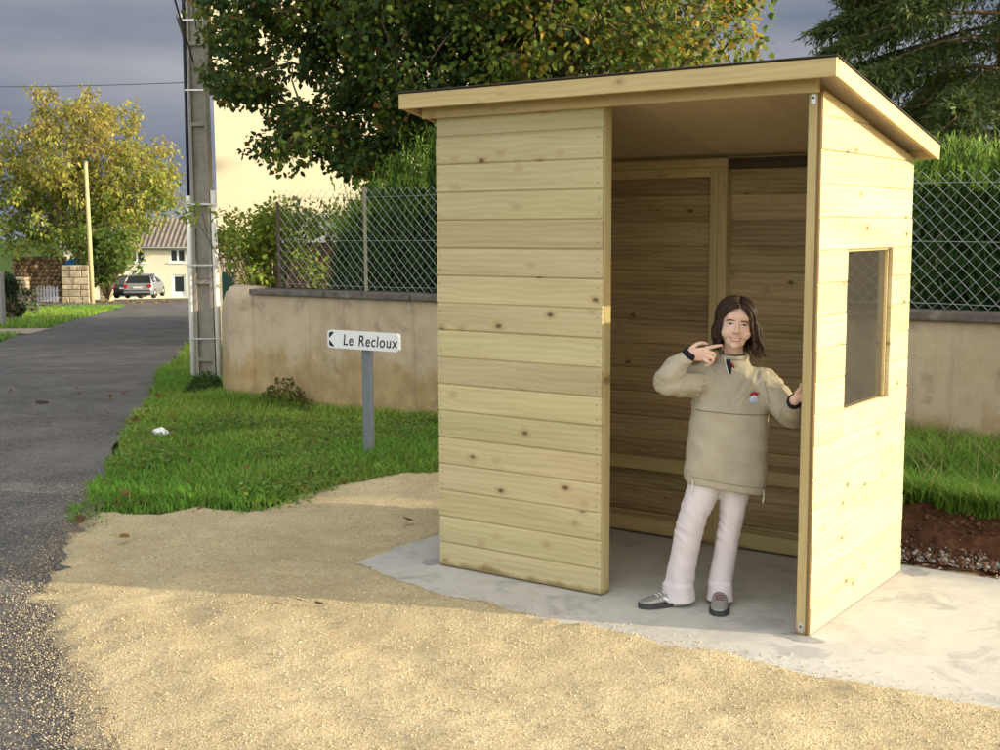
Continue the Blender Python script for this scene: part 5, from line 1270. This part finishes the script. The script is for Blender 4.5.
M_eye = plain('eye_white', (.62, .60, .58), .25, var=.02, bmp=0); M_iris = plain('dark_iris', (.018, .010, .006), .15, var=.02, bmp=0); M_brow = plain('brow_hair', (.020, .013, .009), .8, bmp=0)
M_lip = plain('lips', (.44, .15, .13), .4, var=.06, bmp=0); M_teeth = plain('teeth', (.74, .71, .65), .3, var=.03, bmp=0)
for sx in (-1, 1):
    pts = [(sx * .031 + .0125 * math.cos(a), .004 + .0030 * math.sin(a)) for a in np.linspace(0, 2 * PI, 15)[:-1]]
    mk('eye', [face_hit(x, z, .0008) for x, z in pts] + [face_hit(sx * .031, .004, .003)], [(i, (i + 1) % 14, 14) for i in range(14)], M_eye, girl, smooth=True)
    pts = [(sx * .031 + .001 + .0054 * math.cos(a), .004 + .0032 * math.sin(a)) for a in np.linspace(0, 2 * PI, 13)[:-1]]
    mk('iris', [face_hit(x, z, .0034) for x, z in pts], [tuple(range(12))], M_iris, girl)
    tube('eyelid', [face_hit(sx * .031 + u * .0145, .0044 + .0032 * math.cos(u * 1.45), .0022) for u in np.linspace(-1, 1, 9)], [.0007, .0014, .0018, .002, .002, .002, .0018, .0014, .0007], M_brow, girl, 6)
    tube('eyebrow', [face_hit(sx * .031 + u * .019, .0175 + .0040 * math.cos(u * 1.5) - .001 * u * sx, .0006) for u in np.linspace(-1, 1, 9)], [.0012, .0022, .0026, .0027, .0027, .0025, .0022, .0017, .001], M_brow, girl, 6)
mo = -.062; cv = lambda u: .0105 * u * u           # smile curve
top_ = [(u * .026, mo + .0036 * (1 - u * u) + cv(u)) for u in np.linspace(-1, 1, 11)]; bot_ = [(u * .026, mo - .0048 * (1 - u * u) + cv(u)) for u in np.linspace(-1, 1, 11)]
mk('teeth', [face_hit(x, z, .0012) for x, z in top_] + [face_hit(x, z, .0012) for x, z in bot_], [(i, i + 1, 12 + i, 11 + i) for i in range(10)], M_teeth, girl, smooth=True)
lw = [.0006] + [.0020] * 9 + [.0006]
tube('upper_lip', [face_hit(x, z + .0012, .0012) for x, z in top_], lw, M_lip, girl, 8); tube('lower_lip', [face_hit(x, z - .0016, .0012) for x, z in bot_], [w_ * 1.25 for w_ in lw], M_lip, girl, 8)

# --- anorak
def t_cloth(name, c, var=.10, weave=900, rough=.85):
    t = NT(name); v = t.coord('Object'); a = t.noise(v, 7, 5); b = t.noise(v, weave, 2); f = t.noise(v, 28, 4, .6, .5)
    cc = t.ramp(a, [(.3, tuple(x * (1 - var) for x in c)), (.7, tuple(x * (1 + var) for x in c))]); return t.fin(cc, rough, t.bump(b, .15, .001, t.bump(f, .45, .006)), 0, .2)
M_jack = t_cloth('beige_anorak', (.370, .332, .245)); M_jackd = t_cloth('beige_anorak_seam', (.20, .17, .11)); M_trou = t_cloth('offwhite_trousers', (.60, .545, .545), .05)
M_navy = t_cloth('navy_lining', (.012, .013, .02)); M_red = plain('red_lining', (.30, .02, .035), .8, var=.1, bmp=0)
def rid(p): return .55 - 1.6 * abs(mnoise.noise(p))
def fold_j(c):
    d = .0060 * mnoise.noise((c.x * 13, c.y * 10, c.z * 4)) + .0065 * rid((c.x * 8 + c.z * 9, c.y * 8, c.z * 11)) - .001
    if c.z > .93 and (c.x < .02 or c.x > .29): d += .0125 * rid((c.x * 13 + 5, c.y * 13, c.z * 17)) + .0035 * rid((c.x * 31, c.y * 31, c.z * 31 + 2)) - .003
    if .93 < c.z < 1.10 and .05 < c.x < .26: d += .0065 * rid((c.x * 7, 4, c.z * 20 - abs(c.x - .15) * 26)) - .002
    return d
tl = .15
jp = [rings([(.128, .008, .540, .180, .120, .17), (.128, .008, .548, .185, .124, .17), (.130, .008, .60, .187, .125, .14), (.134, .008, .70, .182, .122, .07), (.138, .010, .82, .176, .117, .03), (.143, .010, .92, .171, .112, .02), (.146, .012, 1.0, .164, .104), (.148, .014, 1.045, .150, .092), (.149, .016, 1.08, .108, .074), (.151, .016, 1.10, .075, .062)], 36, 2.4),
      limb([SH_R + Vector((.02, 0, -.01)), SH_R.lerp(EL_R, .5) + Vector((0, 0, -.012)), EL_R + Vector((-.004, .0, -.002)), EL_R.lerp(WR_R, .45) + Vector((-.010, 0, .002)), EL_R.lerp(WR_R, .74)], [.084, .069, .060, .051, .041]),
      limb([SH_L + Vector((-.02, 0, -.012)), SH_L.lerp(EL_L, .5) + Vector((.004, 0, 0)), EL_L + Vector((.0, 0, .006)), EL_L.lerp(WR_L, .45) + Vector((0, 0, -.006)), EL_L.lerp(WR_L, .72)], [.083, .064, .057, .050, .041]),
      rings([(.151, .014, 1.07, .085, .072), (.153, .010, 1.115, .066, .064), (.155, .006, 1.140, .064, .064)], 28, 2)]
jack = solid('anorak', jp, .0052, M_jack, girl, 5, fold_j)
bj = BVHTree.FromObject(jack, bpy.context.evaluated_depsgraph_get())
def jhit(x, z, off=.001):
    loc, nn, i, dd = bj.ray_cast(Vector((x, -.6, z)), Vector((0, 1, 0))); return (loc + Vector((0, -off, 0))) if loc else Vector((x, -.12, z))
tube('chest_seam', [jhit(x, .902 - .075 * (x + .02), .0004) for x in np.linspace(-.018, .300, 26)], .0024, M_jackd, girl, 6)
tube('hem_seam', [jhit(x, .605 - .165 * (x - .128) - .028, .0002) for x in np.linspace(-.040, .296, 26)], .0014, M_jackd, girl, 6)
for (xa, za, xb, zb) in ((.012, 1.045, -.012, .93), (.276, 1.03, .298, .90)): tube('arm_seam', [jhit(xa + (xb - xa) * t, za + (zb - za) * t, .0002) for t in np.linspace(0, 1, 9)], .0014, M_jackd, girl, 6)
# open collar: stand-up halves, navy lining, a glimpse of red
tube('collar_opening', [jhit(.118, 1.125, .004), jhit(.122, 1.105, .004), jhit(.126, 1.080, .003), jhit(.128, 1.062, .002)], [.010, .011, .008, .003], M_navy, girl, 8)
tube('collar_edge', [jhit(.106, 1.132, .005), jhit(.110, 1.108, .005), jhit(.116, 1.080, .003), jhit(.122, 1.062, .002)], [.003, .003, .003, .002], M_frame, girl, 6)
tube('red_lining', [jhit(.134, 1.108, .004), jhit(.140, 1.096, .004), jhit(.146, 1.090, .003)], [.005, .006, .003], M_red, girl, 8)
c_ = [Vector((.153 + .058 * math.cos(a), .008 + .060 * math.sin(a), 1.138 + .010 * math.sin(a))) for a in np.linspace(0, 2 * PI, 25)]
tube('collar_rim', c_, .0085, M_jack, girl, 8); tube('collar_lining', [Vector((.153 + .049 * math.cos(a), .008 + .050 * math.sin(a), 1.139)) for a in np.linspace(0, 2 * PI, 25)], .006, M_navy, girl, 6)
def cuff(a, b, r, name='cuff'):
    a, b = Vector(a), Vector(b); tube(name, [a, a.lerp(b, .5), b], [r, r * 1.06, r * .96], M_navy, girl, 14)
cuff(EL_R.lerp(WR_R, .90), EL_R.lerp(WR_R, 1.06), .0305)
dL = (WR_L - EL_L).normalized(); cuff(EL_L.lerp(WR_L, .84), EL_L.lerp(WR_L, .98), .0305)
for x, z in ((-.034, .590), (.282, .540)):
    a_ = jhit(x, z, .003); tube('drawstring_toggle', [a_, a_ + Vector((.002, -.004, -.030)), a_ + Vector((-.002, -.003, -.055))], [.002, .002, .004], M_teeth, girl, 6)
# sewn emblem: white and blue badge under a red cap shape
def patch(name, pts, mat, off): mk(name, [jhit(x, z, off) for x, z in pts], [tuple(range(len(pts)))], mat, girl)
ex, ez = .229, .962
patch('emblem_base', [(ex + .0215 * math.cos(a), ez - .012 + .017 * math.sin(a)) for a in np.linspace(0, 2 * PI, 19)[:-1]], plain('badge_pale_blue', (.42, .48, .62), .7, bmp=0), .0022)
patch('emblem_white', [(ex + .014 * math.cos(a), ez - .004 + .012 * math.sin(a)) for a in np.linspace(0, 2 * PI, 17)[:-1]], M_white, .0030)
patch('emblem_red', [(ex - .019, ez + .005), (ex - .014, ez + .015), (ex - .006, ez + .022), (ex + .004, ez + .024), (ex + .014, ez + .021), (ex + .024, ez + .022), (ex + .019, ez + .012), (ex + .014, ez + .004), (ex, ez + .008), (ex - .012, ez + .004)][::-1], M_red, .0038)

# --- trousers
def fold_t(c):
    k = 1.0 if c.z < .5 else .5
    d = .0038 * k * rid((c.x * 12 + c.z * 6, c.y * 12, c.z * 9)) + .0035 * mnoise.noise((c.x * 20 + c.z * 5, c.y * 16, c.z * 4)) - .001
    if .30 < c.z < .46: d += .0050 * rid((c.x * 9, 3, c.z * 24 + c.x * 22)) - .001
    return d
def leg(h, k, a, rads): return limb([h, h.lerp(k, .5), k, k.lerp(a, .5), a + Vector((0, 0, -.015))], rads, 20)
tp_ = [rings([(.130, .008, .56, .135, .095), (.130, .008, .66, .138, .098), (.134, .010, .78, .12, .088)], 28),
       leg(HIPR, KNR, ANR, [.084, .075, .065, .062, .068]), leg(HIPL, KNL, ANL, [.076, .067, .055, .052, .056])]
# flat hems
tp_ += [rings([(ANR.x, ANR.y - .012, .012, .079, .082), (ANR.x, ANR.y - .012, .10, .070, .072)], 24, 2.1), rings([(ANL.x, ANL.y - .012, .012, .060, .078), (ANL.x, ANL.y - .012, .10, .056, .068)], 24, 2.1)]
trou = solid('trousers', tp_, .0062, M_trou, girl, 4, fold_t)
bm = bmesh.new(); bm.from_mesh(trou.data); bmesh.ops.bisect_plane(bm, geom=bm.verts[:] + bm.edges[:] + bm.faces[:], plane_co=(0, 0, .024), plane_no=(0, 0, 1), clear_inner=True); bm.to_mesh(trou.data); bm.free()

# --- shoes
M_shoe = plain('grey_trainer', (.27, .26, .235), .4, .25, var=.12, scale=60, bmp=.1, spec=.5); M_sole = plain('pale_sole', (.48, .44, .38), .8); M_soled = plain('dark_sole', (.05, .05, .05), .8); M_maroon = plain('maroon_heel', (.16, .02, .035), .6)
def shoe(base, yaw, toe_label):
    """toe along local -Y before turning by yaw"""
    base = Vector(base); c, s = math.cos(yaw), math.sin(yaw)
    def T(vf): return ([Vector((base.x + v[0] * c - v[1] * s, base.y + v[0] * s + v[1] * c, base.z + v[2])) for v in vf[0]], vf[1])
    prof_ = [(.075, .026, .018, .062), (.062, .034, .018, .075), (.03, .036, .018, .082), (-.01, .037, .018, .080), (-.05, .040, .017, .062), (-.09, .043, .016, .050), (-.125, .040, .017, .042), (-.150, .028, .020, .034), (-.160, .014, .022, .028)]
    V, F = [], []; n = 14
    for y, w_, z0, z1 in prof_:
        for j in range(n): a = 2 * PI * j / n; V.append((w_ * math.cos(a) * (1 if math.sin(a) < 0 else .92 - .25 * math.sin(a) ** 2), y, (z0 + z1) / 2 + (z1 - z0) / 2 * math.copysign(abs(math.sin(a)) ** .8, math.sin(a))))
    for i in range(len(prof_) - 1):
        for j in range(n): F.append((i * n + j, (i + 1) * n + j, (i + 1) * n + (j + 1) % n, i * n + (j + 1) % n))
    F += [tuple(range(n)), tuple(range((len(prof_) - 1) * n, len(prof_) * n))[::-1]]
    sh = solid('shoe', [T((V, F))], .004, M_shoe, girl, 3)
    out = [(.032, .078), (.038, .04), (.038, -.01), (.043, -.06), (.046, -.10), (.040, -.135), (.026, -.158), (.006, -.167), (-.02, -.160), (-.038, -.138), (-.045, -.10), (-.042, -.06), (-.036, -.01), (-.037, .04), (-.030, .078), (-.012, .088), (.012, .088)]
    vf = prism(out, .001, .022); mk('sole', *T(vf), M_soled, sh)
    vf = prism([(x * 1.015, y * 1.01) for x, y in out if y > -.03] , .004, .030); mk('heel_block', *T(vf), M_sole, sh)
    vf = T(rings([(0, .050, .034, .0385, .034), (0, .052, .050, .037, .033), (0, .052, .062, .034, .028)], 16, 2)); mk('heel_patch', *vf, M_maroon, sh, smooth=True)
    bs = BVHTree.FromObject(sh, bpy.context.evaluated_depsgraph_get())
    for i, y in enumerate((-.028, -.045, -.062, -.078)):
        pts = []
        for x in np.linspace(-.018, .018, 7):
            p_ = Vector((base.x + x * c - y * s, base.y + x * s + y * c, .4)); loc = bs.ray_cast(p_, Vector((0, 0, -1)))[0]; pts.append((loc + Vector((0, 0, .001))) if loc else Vector((p_.x, p_.y, .07)))
        tube('lace', pts, .0026, M_teeth if toe_label else M_maroon, sh, 6)
    # curved white tick along the outer side
    if toe_label:
        lo, hi = [], []
        for t in np.linspace(0, 1, 12):
            y = -.058 + .105 * t; zc_ = .036 + .030 * max(0, t - .18) ** 1.0 + .012 * max(0, .18 - t) / .18; w_ = .0075 * (1 - t) ** .9 * min(1, t * 7 + .25)
            for z_, L_ in ((zc_ - w_, lo), (zc_ + w_, hi)):
                side = Vector((math.cos(yaw), math.sin(yaw), 0)) * toe_label
                p_ = Vector((base.x - y * s, base.y + y * c, z_)) + side * .2; loc = bs.ray_cast(p_, -side)[0]; L_.append((loc + side * .0012) if loc else p_ - side * .16)
        mk('tick_mark', lo + hi, [(i, i + 1, 12 + i + 1, 12 + i) for i in range(11)], M_white, sh)
    return sh
shoe((-.110, -.012, 0), math.radians(-72), 1)
shoe((.104, -.035, 0), math.radians(-12), 0)

# --- hair
def t_hair():
    t = NT('dark_brown_hair'); v = t.coord('Object'); c = t.ramp(t.noise(v, 60, 4), [(.3, (.012, .007, .004)), (.7, (.058, .028, .016))]); return t.fin(c, .5, None, 0, .25)
M_hair = t_hair()
parts = []; hg = random.Random(12)
# scalp shell
V, F = ball((0, .016, .034), (.0775, .0935, .0880), 40); keepv = lambda v: not (v[1] < -.022 and v[2] < .098 - .9 * max(0, abs(v[0] - .004) - .010)) and v[2] > -.055
F = [f for f in F if all(keepv(V[i]) for i in f)]; parts.append(([hp(*v) for v in V], F))
def strand(th, length, r0, flare=0.0, wave=.004, lift=0.0, y0=None, bulge=.010):
    """combed from the parting to azimuth th (0 = back, +/-pi = face), then hanging and curling out"""
    rx, ry, rz = .0800 + lift, .0955 + lift, .0905 + lift; sd = 1 if th > 0 else -1
    yy = (hg.uniform(.0, .6) if abs(th) < 1.2 else -.72 + .9 * max(0, 2.2 - abs(th)) + hg.uniform(-.08, .05)) if y0 is None else y0
    sx0 = .06 + .05 * sd; a = Vector((sx0, yy, math.sqrt(max(.05, 1 - yy * yy - sx0 * sx0)))); e = Vector((math.sin(th), math.cos(th), -.05)).normalized(); pts = []; om = math.acos(max(-1, min(1, a.dot(e)))); ph = th * 4 + hg.random() * 1.2; so_ = math.sin(om)
    for i in range(7):
        t = i / 6; d = (a * math.sin((1 - t) * om) + e * math.sin(t * om)) / so_; k = 1 + .05 * math.sin(PI * t); pts.append(hp(d.x * rx * k, .016 + d.y * ry * k, .034 + d.z * rz * k))
    m = 9; b = pts[-1].copy(); side = (HRM @ Vector((e.x, e.y * .5, 0)))
    for i in range(1, m + 1):
        t = i / m; o_ = bulge * math.sin(PI * min(1, t * 1.1)) + flare * max(0, t - .45) ** 1.5 * 2.6; w_ = wave * math.sin(t * 8 + ph) * (.3 + t)
        pts.append(b + side * o_ + Vector((w_, .5 * w_, -length * (t - .30 * max(0, t - .7) * (flare > .02)))))
    n = len(pts); rr = [r0 * (.75 + .45 * math.sin(PI * min(1, (i + 2) / n))) * (1 - .80 * max(0, (i / (n - 1)) - .6) / .4) for i in range(n)]
    parts.append(tubevf(pts, rr, 5))
for i in range(300):
    th = hg.uniform(-2.05, 2.10); right = th > 0
    strand(th, hg.uniform(.115, .150) if not right else hg.uniform(.125, .178), hg.uniform(.0028, .0058), flare=(.01 + .045 * hg.random() if right else .014 * hg.random()), wave=hg.uniform(.006, .013), lift=hg.uniform(-.001, .012), bulge=hg.uniform(.006, .032) if right else hg.uniform(.0, .014))
for i in range(70):      # locks framing the face
    right = i % 2; th = (1 if right else -1) * hg.uniform(2.0, 2.30 if right else 2.22)
    strand(th, hg.uniform(.09, .18), hg.uniform(.0022, .0046), flare=.035 * hg.random() if right else 0, wave=hg.uniform(.002, .008), lift=hg.uniform(-.001, .005), y0=hg.uniform(-.86, -.70), bulge=.006)
for i in range(8): strand(hg.uniform(2.36, 2.52), hg.uniform(.015, .07), hg.uniform(.0009, .0018), flare=.02, wave=.004, lift=.002, y0=hg.uniform(-.85, -.75))
o = mk('hair', *join(parts), M_hair, girl, smooth=True)
